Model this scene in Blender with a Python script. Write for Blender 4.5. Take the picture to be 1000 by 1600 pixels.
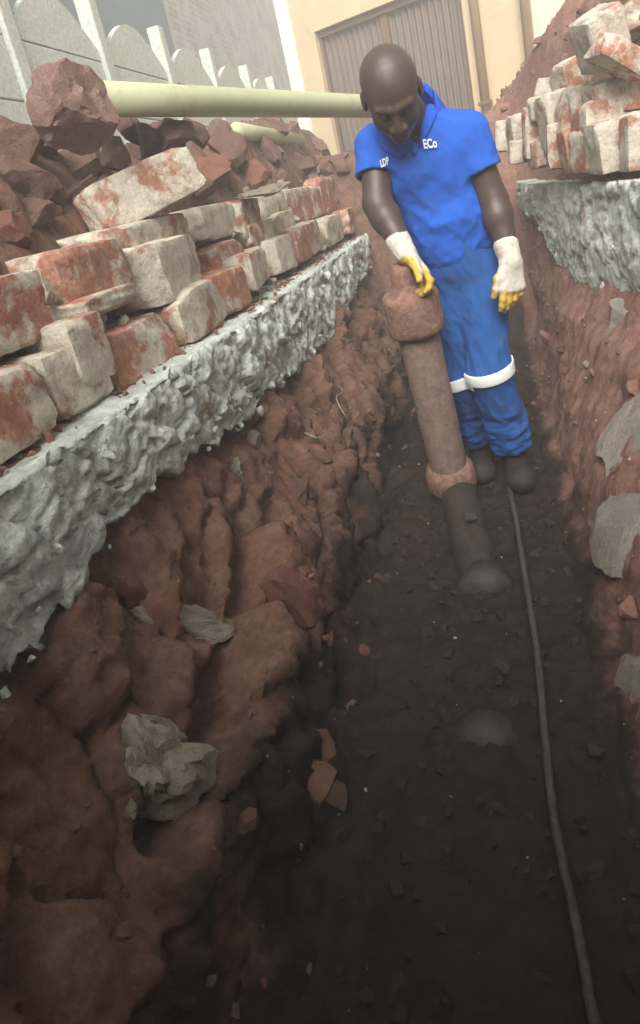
import bpy, bmesh, math, random
import numpy as np
from mathutils import Vector, Matrix, Euler
from mathutils.bvhtree import BVHTree

random.seed(7)
rng = np.random.default_rng(7)
scene = bpy.context.scene
for o in list(bpy.data.objects):
    bpy.data.objects.remove(o)
COL = scene.collection

# ------------------------------------------------------------------ camera
FPX = 1024.0                     # focal length in pixels of the 1000 px wide photograph
PPX, PPY = 555.0, 650.0          # optical centre (the photograph is a crop)
ROLL = math.radians(12.0)
PITCH = math.radians(18.85)
YAW = math.radians(13.27)
CAM = np.array([0.0, 0.0, 1.25])
Fw = np.array([-math.sin(YAW)*math.cos(PITCH), math.cos(YAW)*math.cos(PITCH), -math.sin(PITCH)])
R0 = np.cross(Fw, [0, 0, 1.0]); R0 /= np.linalg.norm(R0)
U0 = np.cross(R0, Fw)
Rc = math.cos(ROLL)*R0 - math.sin(ROLL)*U0
Uc = math.sin(ROLL)*R0 + math.cos(ROLL)*U0
cd = bpy.data.cameras.new('camera')
cam = bpy.data.objects.new('camera', cd); COL.objects.link(cam)
cd.sensor_fit = 'HORIZONTAL'; cd.sensor_width = 36.0
cd.lens = 36.0*FPX/1000.0
cd.shift_x = (500-PPX)/1000.0
cd.shift_y = -(800-PPY)/1000.0
cd.clip_start = 0.02; cd.clip_end = 500
M4 = Matrix(((Rc[0], Uc[0], -Fw[0], CAM[0]), (Rc[1], Uc[1], -Fw[1], CAM[1]), (Rc[2], Uc[2], -Fw[2], CAM[2]), (0, 0, 0, 1)))
cam.matrix_world = M4
scene.camera = cam

# ------------------------------------------------------------------ world, sun, exposure
SUN_EL, SUN_AZ = math.radians(42), math.radians(178)   # azimuth from +Y, negative = left; the sun stands behind the viewpoint
w = bpy.data.worlds.new('World'); scene.world = w; w.use_nodes = True
nt = w.node_tree; nt.nodes.clear()
sky = nt.nodes.new('ShaderNodeTexSky'); sky.sky_type = 'NISHITA'; sky.sun_disc = False
sky.sun_elevation = SUN_EL; sky.sun_rotation = SUN_AZ
sky.air_density = 1.0; sky.dust_density = 4.0; sky.ozone_density = 1.0
hs = nt.nodes.new('ShaderNodeHueSaturation'); hs.inputs['Saturation'].default_value = 0.28
bg = nt.nodes.new('ShaderNodeBackground'); bg.inputs['Strength'].default_value = 0.085
ow = nt.nodes.new('ShaderNodeOutputWorld')
nt.links.new(sky.outputs[0], hs.inputs['Color']); nt.links.new(hs.outputs[0], bg.inputs[0]); nt.links.new(bg.outputs[0], ow.inputs[0])
sd = bpy.data.lights.new('sun', 'SUN'); sd.energy = 4.4; sd.angle = math.radians(36); sd.color = (1.0, 0.96, 0.9)
sun = bpy.data.objects.new('sun', sd); COL.objects.link(sun)
sdir = Vector((math.sin(SUN_AZ)*math.cos(SUN_EL), math.cos(SUN_AZ)*math.cos(SUN_EL), math.sin(SUN_EL)))
sun.rotation_euler = sdir.to_track_quat('Z', 'Y').to_euler()
scene.view_settings.view_transform = 'Standard'; scene.view_settings.look = 'None'
scene.view_settings.exposure = 0.9; scene.view_settings.gamma = 1.0
scene.view_settings.use_curve_mapping = False
scene.cycles.max_bounces = 7; scene.cycles.diffuse_bounces = 4; scene.cycles.glossy_bounces = 2; scene.cycles.volume_bounces = 1; scene.cycles.caustics_reflective = False; scene.cycles.caustics_refractive = False

# ------------------------------------------------------------------ helpers
def ray(px, py):
    return Fw + Rc*(px-PPX)/FPX - Uc*(py-PPY)/FPX

def at(px, py, X=None, Y=None, Z=None, zc=None):
    q = ray(px, py)
    t = zc if zc is not None else (X-CAM[0])/q[0] if X is not None else (Y-CAM[1])/q[1] if Y is not None else (Z-CAM[2])/q[2]
    return CAM + q*t

_P = rng.permutation(256).astype(np.int32); _P = np.concatenate([_P, _P, _P])
_G = rng.normal(size=(256, 3)); _G /= np.linalg.norm(_G, axis=1)[:, None]
def perlin(p):
    p = np.asarray(p, dtype=np.float64)
    i = np.floor(p).astype(np.int64); f = p-i; i &= 255
    u = f*f*f*(f*(f*6-15)+10)
    out = 0
    for dx in (0, 1):
        for dy in (0, 1):
            for dz in (0, 1):
                h = _P[_P[_P[(i[:, 0]+dx) & 255]+((i[:, 1]+dy) & 255)]+((i[:, 2]+dz) & 255)]
                g = _G[h]
                d = (g*(f-np.array([dx, dy, dz]))).sum(1)
                wx = u[:, 0] if dx else 1-u[:, 0]
                wy = u[:, 1] if dy else 1-u[:, 1]
                wz = u[:, 2] if dz else 1-u[:, 2]
                out = out + d*wx*wy*wz
    return out
def fbm(p, octv=4, gain=0.5, ridged=False):
    p = np.asarray(p, dtype=np.float64); a = 1.0; s = 0; n = 0
    for k in range(octv):
        v = perlin(p*(2.03**k)+k*17.3)
        if ridged:
            v = 0.5-np.abs(v)*1.6
        s = s+a*v; n += a; a *= gain
    return s/n

def worley(p, seed=0):
    """random value of the nearest cell and the distance gap to the next one"""
    p = np.asarray(p, dtype=np.float64); i = np.floor(p).astype(np.int64)
    b1 = np.full(len(p), 9.0); b2 = np.full(len(p), 9.0); val = np.zeros(len(p))
    for dx in (-1, 0, 1):
        for dy in (-1, 0, 1):
            for dz in (-1, 0, 1):
                c = i+np.array([dx, dy, dz])
                h = _P[_P[_P[(c[:, 0]+seed) & 255]+(c[:, 1] & 255)]+(c[:, 2] & 255)]
                pt = c+0.5+_G[h]*0.55
                d = np.linalg.norm(p-pt, axis=1)
                m = d < b1
                b2 = np.where(m, b1, np.minimum(b2, d)); val = np.where(m, (h*37 % 256)/255.0, val); b1 = np.where(m, d, b1)
    return val, b2-b1

def mesh_from(name, verts, faces, smooth=True):
    me = bpy.data.meshes.new(name)
    verts = np.asarray(verts, dtype=np.float32)
    me.from_pydata(verts.tolist() if len(verts) < 5000 else [tuple(v) for v in verts], [], faces if isinstance(faces, list) else faces.tolist())
    me.update()
    if smooth:
        me.polygons.foreach_set('use_smooth', np.ones(len(me.polygons), dtype=bool))
    return me

def obj(name, me, mat=None, parent=None, loc=None):
    o = bpy.data.objects.new(name, me); COL.objects.link(o)
    if mat is not None and me is not None and len(me.materials) == 0:
        me.materials.append(mat)
    if parent is not None:
        o.parent = parent
    if loc is not None:
        o.location = loc
    return o

def tag(o, label=None, cat=None, group=None, kind=None):
    if label: o['label'] = label
    if cat: o['category'] = cat
    if group: o['group'] = group
    if kind: o['kind'] = kind
    return o

def empty(name, loc=(0, 0, 0), rz=0.0):
    o = bpy.data.objects.new(name, None); COL.objects.link(o)
    o.location = loc; o.rotation_euler = (0, 0, rz); o.empty_display_size = 0.1
    return o

def bm_mesh(bm, name, smooth=False):
    me = bpy.data.meshes.new(name); bm.to_mesh(me); bm.free()
    if smooth:
        me.polygons.foreach_set('use_smooth', np.ones(len(me.polygons), dtype=bool))
    return me

def box_bm(bm, x0, x1, y0, y1, z0, z1, mat=None):
    vs = [bm.verts.new(v) for v in ((x0, y0, z0), (x1, y0, z0), (x1, y1, z0), (x0, y1, z0), (x0, y0, z1), (x1, y0, z1), (x1, y1, z1), (x0, y1, z1))]
    if mat is not None:
        for v in vs: v.co = mat @ v.co
    for f in ((0, 3, 2, 1), (4, 5, 6, 7), (0, 1, 5, 4), (1, 2, 6, 5), (2, 3, 7, 6), (3, 0, 4, 7)):
        bm.faces.new([vs[i] for i in f])

def box_mesh(name, x0, x1, y0, y1, z0, z1, bevel=0.0, mat=None):
    bm = bmesh.new(); box_bm(bm, x0, x1, y0, y1, z0, z1, mat)
    if bevel:
        bmesh.ops.bevel(bm, geom=list(bm.edges), offset=bevel, segments=2, affect='EDGES', profile=0.6)
    return bm_mesh(bm, name)

def lathe_axis(name, p0, p1, prof, seg=40, noise=0.0, nf=18.0, seed=0.0, cap=True):
    """prof: list of (t along axis in metres from p0, radius)."""
    p0 = np.array(p0, float); p1 = np.array(p1, float)
    ax = p1-p0; ax /= np.linalg.norm(ax)
    a = np.cross(ax, [0.3, 1, 0.1]); a /= np.linalg.norm(a); b = np.cross(ax, a)
    th = np.linspace(0, 2*math.pi, seg, endpoint=False)
    V = []
    for t, r in prof:
        V.append(p0+ax*t+r*(np.cos(th)[:, None]*a+np.sin(th)[:, None]*b))
    n = len(prof)
    V = np.concatenate(V)
    if noise:
        ctr = p0+((V-p0)@ax)[:, None]*ax
        d = V-ctr; L = np.linalg.norm(d, axis=1)[:, None]+1e-9
        V = V+d/L*(fbm(V*nf+seed, 3)*noise)[:, None]
    Fc = []
    for i in range(n-1):
        for j in range(seg):
            k = (j+1) % seg
            Fc.append((i*seg+j, i*seg+k, (i+1)*seg+k, (i+1)*seg+j))
    if cap:
        Fc.append(tuple(range(seg))[::-1]); Fc.append(tuple((n-1)*seg+j for j in range(seg)))
    me = mesh_from(name, V, Fc)
    return me

def tube_path(name, pts, rad, seg=10, noise=0.0):
    pts = np.array(pts, float)
    # resample with Catmull-Rom
    out = []
    P = np.concatenate([[2*pts[0]-pts[1]], pts, [2*pts[-1]-pts[-2]]])
    for i in range(1, len(P)-2):
        for t in np.linspace(0, 1, 8, endpoint=False):
            out.append(0.5*((2*P[i])+(-P[i-1]+P[i+1])*t+(2*P[i-1]-5*P[i]+4*P[i+1]-P[i+2])*t*t+(-P[i-1]+3*P[i]-3*P[i+1]+P[i+2])*t**3))
    out.append(pts[-1]); Q = np.array(out)
    T = np.gradient(Q, axis=0); T /= np.linalg.norm(T, axis=1)[:, None]+1e-9
    up = np.array([0.13, 0.2, 1.0])
    A = np.cross(T, up); A /= np.linalg.norm(A, axis=1)[:, None]+1e-9
    B = np.cross(T, A)
    th = np.linspace(0, 2*math.pi, seg, endpoint=False)
    V = (Q[:, None, :]+rad*(np.cos(th)[None, :, None]*A[:, None, :]+np.sin(th)[None, :, None]*B[:, None, :])).reshape(-1, 3)
    if noise:
        V = V+rng.normal(size=V.shape)*noise
    n = len(Q); Fc = []
    for i in range(n-1):
        for j in range(seg):
            k = (j+1) % seg
            Fc.append((i*seg+j, i*seg+k, (i+1)*seg+k, (i+1)*seg+j))
    Fc.append(tuple(range(seg))[::-1]); Fc.append(tuple((n-1)*seg+j for j in range(seg)))
    return mesh_from(name, V, Fc)

# ------------------------------------------------------------------ materials
def mat_new(name):
    m = bpy.data.materials.new(name); m.use_nodes = True
    return m, m.node_tree, m.node_tree.nodes['Principled BSDF']

def N(nt, t, **kw):
    n = nt.nodes.new(t)
    for k, v in kw.items():
        if k in n.inputs: n.inputs[k].default_value = v
        else: setattr(n, k, v)
    return n

def mix_col(nt, fac, a, b, blend='MIX'):
    m = nt.nodes.new('ShaderNodeMix'); m.data_type = 'RGBA'; m.blend_type = blend
    for sock, v in ((m.inputs['Factor'], fac), (m.inputs['A'], a), (m.inputs['B'], b)):
        pass
    ins = [s for s in m.inputs if s.enabled]
    fs, as_, bs = ins[0], ins[1], ins[2]
    for s, v in ((fs, fac), (as_, a), (bs, b)):
        if hasattr(v, 'is_linked') or hasattr(v, 'links'):
            nt.links.new(v, s)
        elif isinstance(v, (int, float)):
            s.default_value = v
        else:
            s.default_value = (*v, 1.0)
    return [s for s in m.outputs if s.enabled][0]

def noise_fac(nt, vec, scale, lo, hi, detail=6.0, rough=0.6, stretch=None, dist=0.0):
    if stretch is not None:
        mp = N(nt, 'ShaderNodeMapping'); mp.inputs['Scale'].default_value = stretch
        nt.links.new(vec, mp.inputs['Vector']); vec = mp.outputs[0]
    n = N(nt, 'ShaderNodeTexNoise', Scale=scale, Detail=detail, Roughness=rough, Distortion=dist)
    nt.links.new(vec, n.inputs['Vector'])
    r = N(nt, 'ShaderNodeMapRange'); r.inputs[1].default_value = lo; r.inputs[2].default_value = hi
    nt.links.new(n.outputs['Fac'], r.inputs[0])
    return r.outputs[0]

def bump(nt, bsdf, hs, dist=0.01, strength=0.8):
    prev = None
    for h, d in hs:
        b = N(nt, 'ShaderNodeBump', Strength=strength, Distance=d)
        nt.links.new(h, b.inputs['Height'])
        if prev is not None: nt.links.new(prev, b.inputs['Normal'])
        prev = b.outputs[0]
    nt.links.new(prev, bsdf.inputs['Normal'])

def earthy(name, cols, scale=3.0, fine=60.0, rough=0.95, spec=0.2, bump_d=0.006, stretch=None, fleck=None):
    m, nt, b = mat_new(name)
    tc = N(nt, 'ShaderNodeTexCoord'); v = tc.outputs['Object']
    f1 = noise_fac(nt, v, scale, 0.36, 0.64, stretch=stretch)
    f2 = noise_fac(nt, v, scale*4.3, 0.4, 0.68, detail=8, rough=0.7)
    f3 = noise_fac(nt, v, fine, 0.3, 0.7, detail=5, rough=0.7)
    c = mix_col(nt, f1, cols[0], cols[1])
    c = mix_col(nt, f2, c, cols[2])
    c2 = mix_col(nt, f3, (0.72, 0.72, 0.72), (1.22, 1.2, 1.18))
    c = mix_col(nt, 1.0, c, c2, 'MULTIPLY')
    if fleck:
        ff = noise_fac(nt, v, fleck[1], fleck[2], fleck[2]+0.05, detail=5)
        c = mix_col(nt, ff, c, fleck[0])
    nt.links.new(c, b.inputs['Base Color'])
    b.inputs['Roughness'].default_value = rough; b.inputs['Specular IOR Level'].default_value = spec
    h1 = noise_fac(nt, v, fine*0.45, 0.2, 0.8, detail=8, rough=0.65)
    h2 = noise_fac(nt, v, fine*2.2, 0.2, 0.8, detail=6, rough=0.7)
    bump(nt, b, ((h1, bump_d), (h2, bump_d*0.35)), strength=0.9)
    return m

MAT = {}
MAT['soil'] = earthy('red_soil', ((0.175, 0.082, 0.053), (0.11, 0.062, 0.044), (0.22, 0.135, 0.097)), 3.2)
MAT['soil_right'] = earthy('pinkish_soil', ((0.27, 0.135, 0.10), (0.215, 0.10, 0.072), (0.31, 0.19, 0.15)), 4.0, fleck=((0.6, 0.55, 0.48), 70, 0.74))
MAT['mud'] = earthy('shaded_damp_mud', ((0.036, 0.024, 0.018), (0.024, 0.017, 0.0135), (0.054, 0.036, 0.027)), 5.0, rough=0.7, spec=0.35, fleck=((0.3, 0.26, 0.2), 55, 0.76))  # damp soil tone, darkened to carry the trench shade as well
MAT['clod'] = earthy('soil_clod', ((0.19, 0.105, 0.08), (0.14, 0.082, 0.062), (0.26, 0.17, 0.135)), 6.0, 70)
MAT['clod_dusty'] = earthy('dusty_clod', ((0.32, 0.19, 0.16), (0.25, 0.15, 0.125), (0.36, 0.25, 0.21)), 7.0, 60)
MAT['clod_red'] = earthy('red_clay', ((0.29, 0.115, 0.085), (0.22, 0.09, 0.065), (0.28, 0.16, 0.12)), 9.0, 70)
MAT['clod_pale'] = earthy('pale_mortar_rubble', ((0.50, 0.45, 0.36), (0.36, 0.29, 0.22), (0.56, 0.51, 0.42)), 9.0, 70)
MAT['stone'] = earthy('grey_stone', ((0.38, 0.34, 0.29), (0.30, 0.25, 0.21), (0.44, 0.40, 0.35)), 5.0, 60)
MAT['concrete'] = earthy('pale_green_concrete', ((0.72, 0.77, 0.72), (0.58, 0.64, 0.59), (0.76, 0.79, 0.73)), 6.0, 55, rough=0.9, bump_d=0.01, fleck=((0.36, 0.27, 0.20), 7, 0.62))
MAT['footing'] = earthy('rough_footing_concrete', ((0.68, 0.75, 0.69), (0.54, 0.61, 0.55), (0.72, 0.76, 0.69)), 5.0, 45, bump_d=0.012, fleck=((0.36, 0.27, 0.20), 7, 0.60))
MAT['cement'] = earthy('precast_cement', ((0.63, 0.68, 0.62), (0.56, 0.61, 0.56), (0.67, 0.71, 0.65)), 1.5, 40, bump_d=0.002)

def ground_material():
    m, nt, b = mat_new('trench_soils')
    tc = N(nt, 'ShaderNodeTexCoord'); v = tc.outputs['Object']
    f1 = noise_fac(nt, v, 3.2, 0.36, 0.64); f2 = noise_fac(nt, v, 14.0, 0.4, 0.68, detail=8, rough=0.7); f3 = noise_fac(nt, v, 65.0, 0.3, 0.7, detail=5, rough=0.7)
    def trio(a, b_, c): return mix_col(nt, f2, mix_col(nt, f1, a, b_), c)
    red = trio((0.175, 0.082, 0.053), (0.11, 0.062, 0.044), (0.22, 0.135, 0.097))
    pink = trio((0.27, 0.135, 0.10), (0.215, 0.10, 0.072), (0.31, 0.19, 0.15))
    mud = trio((0.026, 0.0155, 0.011), (0.017, 0.011, 0.0085), (0.042, 0.026, 0.018))  # damp soil colour with the shade of the trench painted in
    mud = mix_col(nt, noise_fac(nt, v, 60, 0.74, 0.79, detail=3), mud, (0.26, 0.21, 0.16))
    pink = mix_col(nt, noise_fac(nt, v, 70, 0.73, 0.78, detail=3), pink, (0.55, 0.48, 0.42))
    def soft(name, width):
        a = N(nt, 'ShaderNodeAttribute'); a.attribute_name = name
        n = N(nt, 'ShaderNodeTexNoise', Scale=16.0, Detail=8.0, Roughness=0.7); nt.links.new(v, n.inputs['Vector'])
        ad = N(nt, 'ShaderNodeMath', operation='ADD'); nt.links.new(a.outputs['Fac'], ad.inputs[0]); nt.links.new(n.outputs['Fac'], ad.inputs[1])
        r = N(nt, 'ShaderNodeMapRange'); r.inputs[1].default_value = 1.0-width; r.inputs[2].default_value = 1.0+width
        nt.links.new(ad.outputs[0], r.inputs[0]); return r.outputs[0]
    c = mix_col(nt, soft('right_soil', 0.25), red, pink)
    fm = soft('shaded_damp_mud', 0.22)
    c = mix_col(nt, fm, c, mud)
    c = mix_col(nt, 1.0, c, mix_col(nt, f3, (0.72, 0.72, 0.72), (1.22, 1.2, 1.18)), 'MULTIPLY')
    nt.links.new(c, b.inputs['Base Color'])
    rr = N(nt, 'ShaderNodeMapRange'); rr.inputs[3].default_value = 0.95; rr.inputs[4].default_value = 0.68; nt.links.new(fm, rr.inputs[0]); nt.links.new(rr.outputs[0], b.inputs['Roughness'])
    b.inputs['Specular IOR Level'].default_value = 0.28
    h1 = noise_fac(nt, v, 27.0, 0.2, 0.8, detail=8, rough=0.65); h2 = noise_fac(nt, v, 135.0, 0.2, 0.8, detail=6, rough=0.7)
    bump(nt, b, ((h1, 0.007), (h2, 0.0025)), strength=0.9)
    return m
MAT['ground'] = ground_material()

def brick_material():
    m, nt, b = mat_new('broken_brick')
    tc = N(nt, 'ShaderNodeTexCoord'); oi = N(nt, 'ShaderNodeObjectInfo')
    add = N(nt, 'ShaderNodeVectorMath', operation='ADD'); sc = N(nt, 'ShaderNodeVectorMath', operation='SCALE')
    cmb = N(nt, 'ShaderNodeCombineXYZ')
    nt.links.new(oi.outputs['Random'], cmb.inputs[0]); nt.links.new(oi.outputs['Random'], cmb.inputs[1])
    nt.links.new(cmb.outputs[0], sc.inputs[0]); sc.inputs['Scale'].default_value = 31.0
    nt.links.new(N(nt, 'ShaderNodeNewGeometry').outputs['Position'], add.inputs[0]); nt.links.new(sc.outputs[0], add.inputs[1])
    v = add.outputs[0]
    red = mix_col(nt, noise_fac(nt, v, 10.0, 0.35, 0.65), (0.42, 0.155, 0.095), (0.34, 0.18, 0.13))
    red = mix_col(nt, noise_fac(nt, v, 34.0, 0.45, 0.7, detail=8), red, (0.52, 0.31, 0.22))
    pale = mix_col(nt, noise_fac(nt, v, 20.0, 0.35, 0.65), (0.66, 0.61, 0.50), (0.54, 0.49, 0.41))
    # mortar coat: patchy, stronger or weaker per brick
    n = N(nt, 'ShaderNodeTexNoise', Scale=6.5, Detail=8.0, Roughness=0.66, Distortion=0.15)
    nt.links.new(v, n.inputs['Vector'])
    mr = N(nt, 'ShaderNodeMapRange'); mr.inputs[1].default_value = 0.43; mr.inputs[2].default_value = 0.50
    off = N(nt, 'ShaderNodeMath', operation='MULTIPLY_ADD'); off.inputs[1].default_value = 0.22; off.inputs[2].default_value = -0.11
    wn = N(nt, 'ShaderNodeTexWhiteNoise'); wn.noise_dimensions = '1D'
    nt.links.new(oi.outputs['Random'], wn.inputs['W']); nt.links.new(wn.outputs['Value'], off.inputs[0])
    ad = N(nt, 'ShaderNodeMath', operation='ADD'); nt.links.new(n.outputs['Fac'], ad.inputs[0]); nt.links.new(off.outputs[0], ad.inputs[1])
    nt.links.new(ad.outputs[0], mr.inputs[0])
    c = mix_col(nt, mr.outputs[0], red, pale)
    dirt = noise_fac(nt, v, 14.0, 0.5, 0.75, detail=6)
    c = mix_col(nt, dirt, c, (0.24, 0.15, 0.11))
    f3 = noise_fac(nt, v, 110.0, 0.3, 0.7, detail=5, rough=0.7)
    c = mix_col(nt, 1.0, c, mix_col(nt, f3, (0.8, 0.8, 0.8), (1.15, 1.15, 1.15)), 'MULTIPLY')
    nt.links.new(c, b.inputs['Base Color'])
    b.inputs['Roughness'].default_value = 0.93; b.inputs['Specular IOR Level'].default_value = 0.2
    g = N(nt, 'ShaderNodeNewGeometry')
    h1 = noise_fac(nt, g.outputs['Position'], 40.0, 0.2, 0.8, detail=8, rough=0.65)
    h2 = noise_fac(nt, g.outputs['Position'], 140.0, 0.2, 0.8, detail=6, rough=0.7)
    bump(nt, b, ((h1, 0.005), (h2, 0.002)), strength=0.9)
    return m
MAT['brick'] = brick_material()

def plain(name, col, rough=0.6, spec=0.4, var=0.12, scale=14.0, bump_d=0.0, metallic=0.0, bscale=120, stretch=None, dirt=None):
    m, nt, b = mat_new(name)
    tc = N(nt, 'ShaderNodeTexCoord'); v = tc.outputs['Object']
    f = noise_fac(nt, v, scale, 0.3, 0.7, stretch=stretch)
    a = tuple(x*(1-var) for x in col); c2 = tuple(min(1, x*(1+var)) for x in col)
    cc = mix_col(nt, f, a, c2)
    if dirt:
        cc = mix_col(nt, noise_fac(nt, v, dirt[1], dirt[2], dirt[2]+.22, detail=9, rough=.7), cc, dirt[0])
    nt.links.new(cc, b.inputs['Base Color'])
    b.inputs['Roughness'].default_value = rough; b.inputs['Specular IOR Level'].default_value = spec; b.inputs['Metallic'].default_value = metallic
    if bump_d:
        h = noise_fac(nt, v, bscale, 0.2, 0.8, detail=6)
        bump(nt, b, ((h, bump_d),))
    return m

MAT['skin'] = plain('dark_skin', (0.078, 0.051, 0.040), 0.42, 0.5, 0.15, 30, 0.0008, bscale=260)
MAT['lips'] = plain('lips', (0.11, 0.055, 0.05), 0.45, 0.5, 0.1, 60)
MAT['shirt'] = plain('royal_blue_cotton', (0.020, 0.115, 0.55), 0.85, 0.2, 0.14, 6, 0.0012, bscale=320, dirt=((.07, .12, .34), 8, .58))
MAT['collar'] = plain('royal_blue_collar', (0.020, 0.10, 0.55), 0.85, 0.2, 0.08, 12, 0.001, bscale=320)
MAT['trousers'] = plain('work_trouser_blue', (0.020, 0.100, 0.34), 0.85, 0.2, 0.16, 7, 0.0012, bscale=300, dirt=((.13, .10, .10), 9, .56))
MAT['tape'] = plain('reflective_tape', (0.90, 0.97, 0.92), 0.25, 0.8, 0.03, 60)
MAT['tape_edge'] = plain('tape_border', (0.45, 0.72, 0.35), 0.5, 0.4, 0.05, 60)
MAT['print'] = plain('white_print', (0.82, 0.85, 0.86), 0.7, 0.3, 0.03, 60)
MAT['glove_white'] = plain('white_knit_glove', (0.66, 0.62, 0.54), 0.95, 0.1, 0.14, 40, 0.0015, bscale=380, dirt=((.30, .20, .15), 22, .56))
MAT['glove_yellow'] = plain('yellow_rubber_glove', (0.62, 0.42, 0.07), 0.6, 0.4, 0.18, 30, 0.001, bscale=200, dirt=((.26, .16, .09), 26, .58))
MAT['boot'] = plain('dusty_boot', (0.035, 0.03, 0.027), 0.8, 0.3, 0.3, 20, 0.001)
MAT['iron'] = earthy('muddy_clay_pipe', ((0.26, 0.175, 0.145), (0.20, 0.14, 0.115), (0.33, 0.235, 0.195)), 6.0, 55, rough=0.8, spec=0.3, bump_d=0.002, stretch=(1, 1, 0.3))
MAT['socket'] = earthy('muddy_pipe_socket', ((0.24, 0.12, 0.09), (0.18, 0.10, 0.078), (0.33, 0.215, 0.17)), 11.0, 50, rough=0.85, bump_d=0.005)
MAT['old_pipe'] = earthy('mud_caked_pipe', ((0.045, 0.033, 0.027), (0.032, 0.024, 0.019), (0.07, 0.054, 0.044)), 9.0, 60, rough=0.55, spec=0.5, bump_d=0.003)
MAT['cable'] = earthy('muddy_conduit', ((0.06, 0.05, 0.042), (0.042, 0.035, 0.03), (0.11, 0.095, 0.082)), 12.0, 60, rough=0.7, spec=0.4, bump_d=0.001)
MAT['pvc'] = plain('pale_green_pvc', (0.45, 0.47, 0.29), 0.45, 0.4, 0.06, 3, 0.0, dirt=((.30, .24, .16), 5, .55))
MAT['plaster'] = plain('cream_plaster', (0.60, 0.47, 0.30), 0.9, 0.2, 0.06, 2.0, 0.003, bscale=30, dirt=((.40, .29, .19), 1.6, .55))
MAT['plaster_pale'] = plain('pale_plaster', (0.66, 0.60, 0.50), 0.9, 0.2, 0.05, 2.0, 0.003, bscale=30)
MAT['corrugated'] = plain('weathered_corrugated_steel', (0.17, 0.128, 0.104), 0.5, 0.5, 0.18, 3.0, 0.0, metallic=0.25, stretch=(6, 6, 0.4))
MAT['brown_metal'] = plain('brown_painted_steel', (0.16, 0.095, 0.06), 0.55, 0.4, 0.1, 5.0)
MAT['brown_pipe'] = plain('brown_downpipe', (0.24, 0.15, 0.085), 0.5, 0.4, 0.08, 5.0)
MAT['white_trim'] = plain('white_trim', (0.80, 0.79, 0.74), 0.7, 0.3, 0.04, 5.0)
MAT['slate'] = plain('blue_grey_render', (0.23, 0.29, 0.30), 0.85, 0.2, 0.15, 1.2, 0.003, bscale=30)
MAT['wire'] = plain('thin_wire', (0.50, 0.44, 0.38), 0.5, 0.5, 0.1, 40)

def whitewashed_brick():
    m, nt, b = mat_new('whitewashed_brick')
    tc = N(nt, 'ShaderNodeTexCoord')
    mp = N(nt, 'ShaderNodeMapping'); mp.inputs['Rotation'].default_value = (math.radians(90), 0, math.radians(90))
    sx = N(nt, 'ShaderNodeSeparateXYZ'); cx = N(nt, 'ShaderNodeCombineXYZ')
    nt.links.new(tc.outputs['Object'], sx.inputs[0]); nt.links.new(sx.outputs[1], cx.inputs[0]); nt.links.new(sx.outputs[2], cx.inputs[1])
    bt = N(nt, 'ShaderNodeTexBrick', Scale=1.0); bt.inputs['Brick Width'].default_value = 0.23; bt.inputs['Row Height'].default_value = 0.085
    bt.inputs['Mortar Size'].default_value = 0.007; bt.inputs['Color1'].default_value = (0.60, 0.54, 0.46, 1); bt.inputs['Color2'].default_value = (0.50, 0.43, 0.37, 1); bt.inputs['Mortar'].default_value = (0.38, 0.34, 0.3, 1)
    nt.links.new(cx.outputs[0], bt.inputs['Vector'])
    f = noise_fac(nt, tc.outputs['Object'], 2.5, 0.4, 0.62, detail=8)
    c = mix_col(nt, f, bt.outputs['Color'], (0.66, 0.63, 0.56))
    nt.links.new(c, b.inputs['Base Color']); b.inputs['Roughness'].default_value = 0.9
    h = noise_fac(nt, tc.outputs['Object'], 30, 0.2, 0.8)
    bump(nt, b, ((bt.outputs['Fac'], -0.006), (h, 0.004)))
    return m
MAT['whitewash'] = whitewashed_brick()

# ------------------------------------------------------------------ ground with the trench cut into it
LEDGE_L = -0.80      # trench-side face of the left concrete footing
Z_L, Z_R = 0.90, 1.06
def xr(y):           # trench-side face of the right footing
    return np.interp(y, [-2, 1.0, 2.2, 2.7, 3.2, 4.5, 6.0], [0.80, 0.74, 0.68, 0.60, 0.48, 0.32, 0.27])
def sstep(a, b, x):
    t = np.clip((x-a)/(b-a), 0, 1); return t*t*(3-2*t)

def heap_left(x, y):
    up = sstep(-0.98, -1.40, x)
    fall = 1-0.9*sstep(-1.65, -2.4, x)
    along = sstep(-0.5, 0.6, y)*(1-sstep(6.4, 7.6, y))*(1+.40*sstep(3.0, 5.2, y))
    return 0.66*up*fall*along
def mound(x, y):
    return (1.5+.62*sstep(.0, .95, x))*sstep(4.6-.5*sstep(.3, .7, x), 5.2-.5*sstep(.3, .7, x), y)*(1-sstep(6.2, 7.2, y))*(1-sstep(1.6, 2.6, x))
def heap_right(x, y):
    d = x-xr(y)
    up = sstep(0.07, 0.40, d)
    fall = 1-sstep(1.2, 3.2, d)
    along = sstep(0.2, 1.6, y)*(1-sstep(4.3, 6.2, y))
    return (0.90*up*fall)*along

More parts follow.
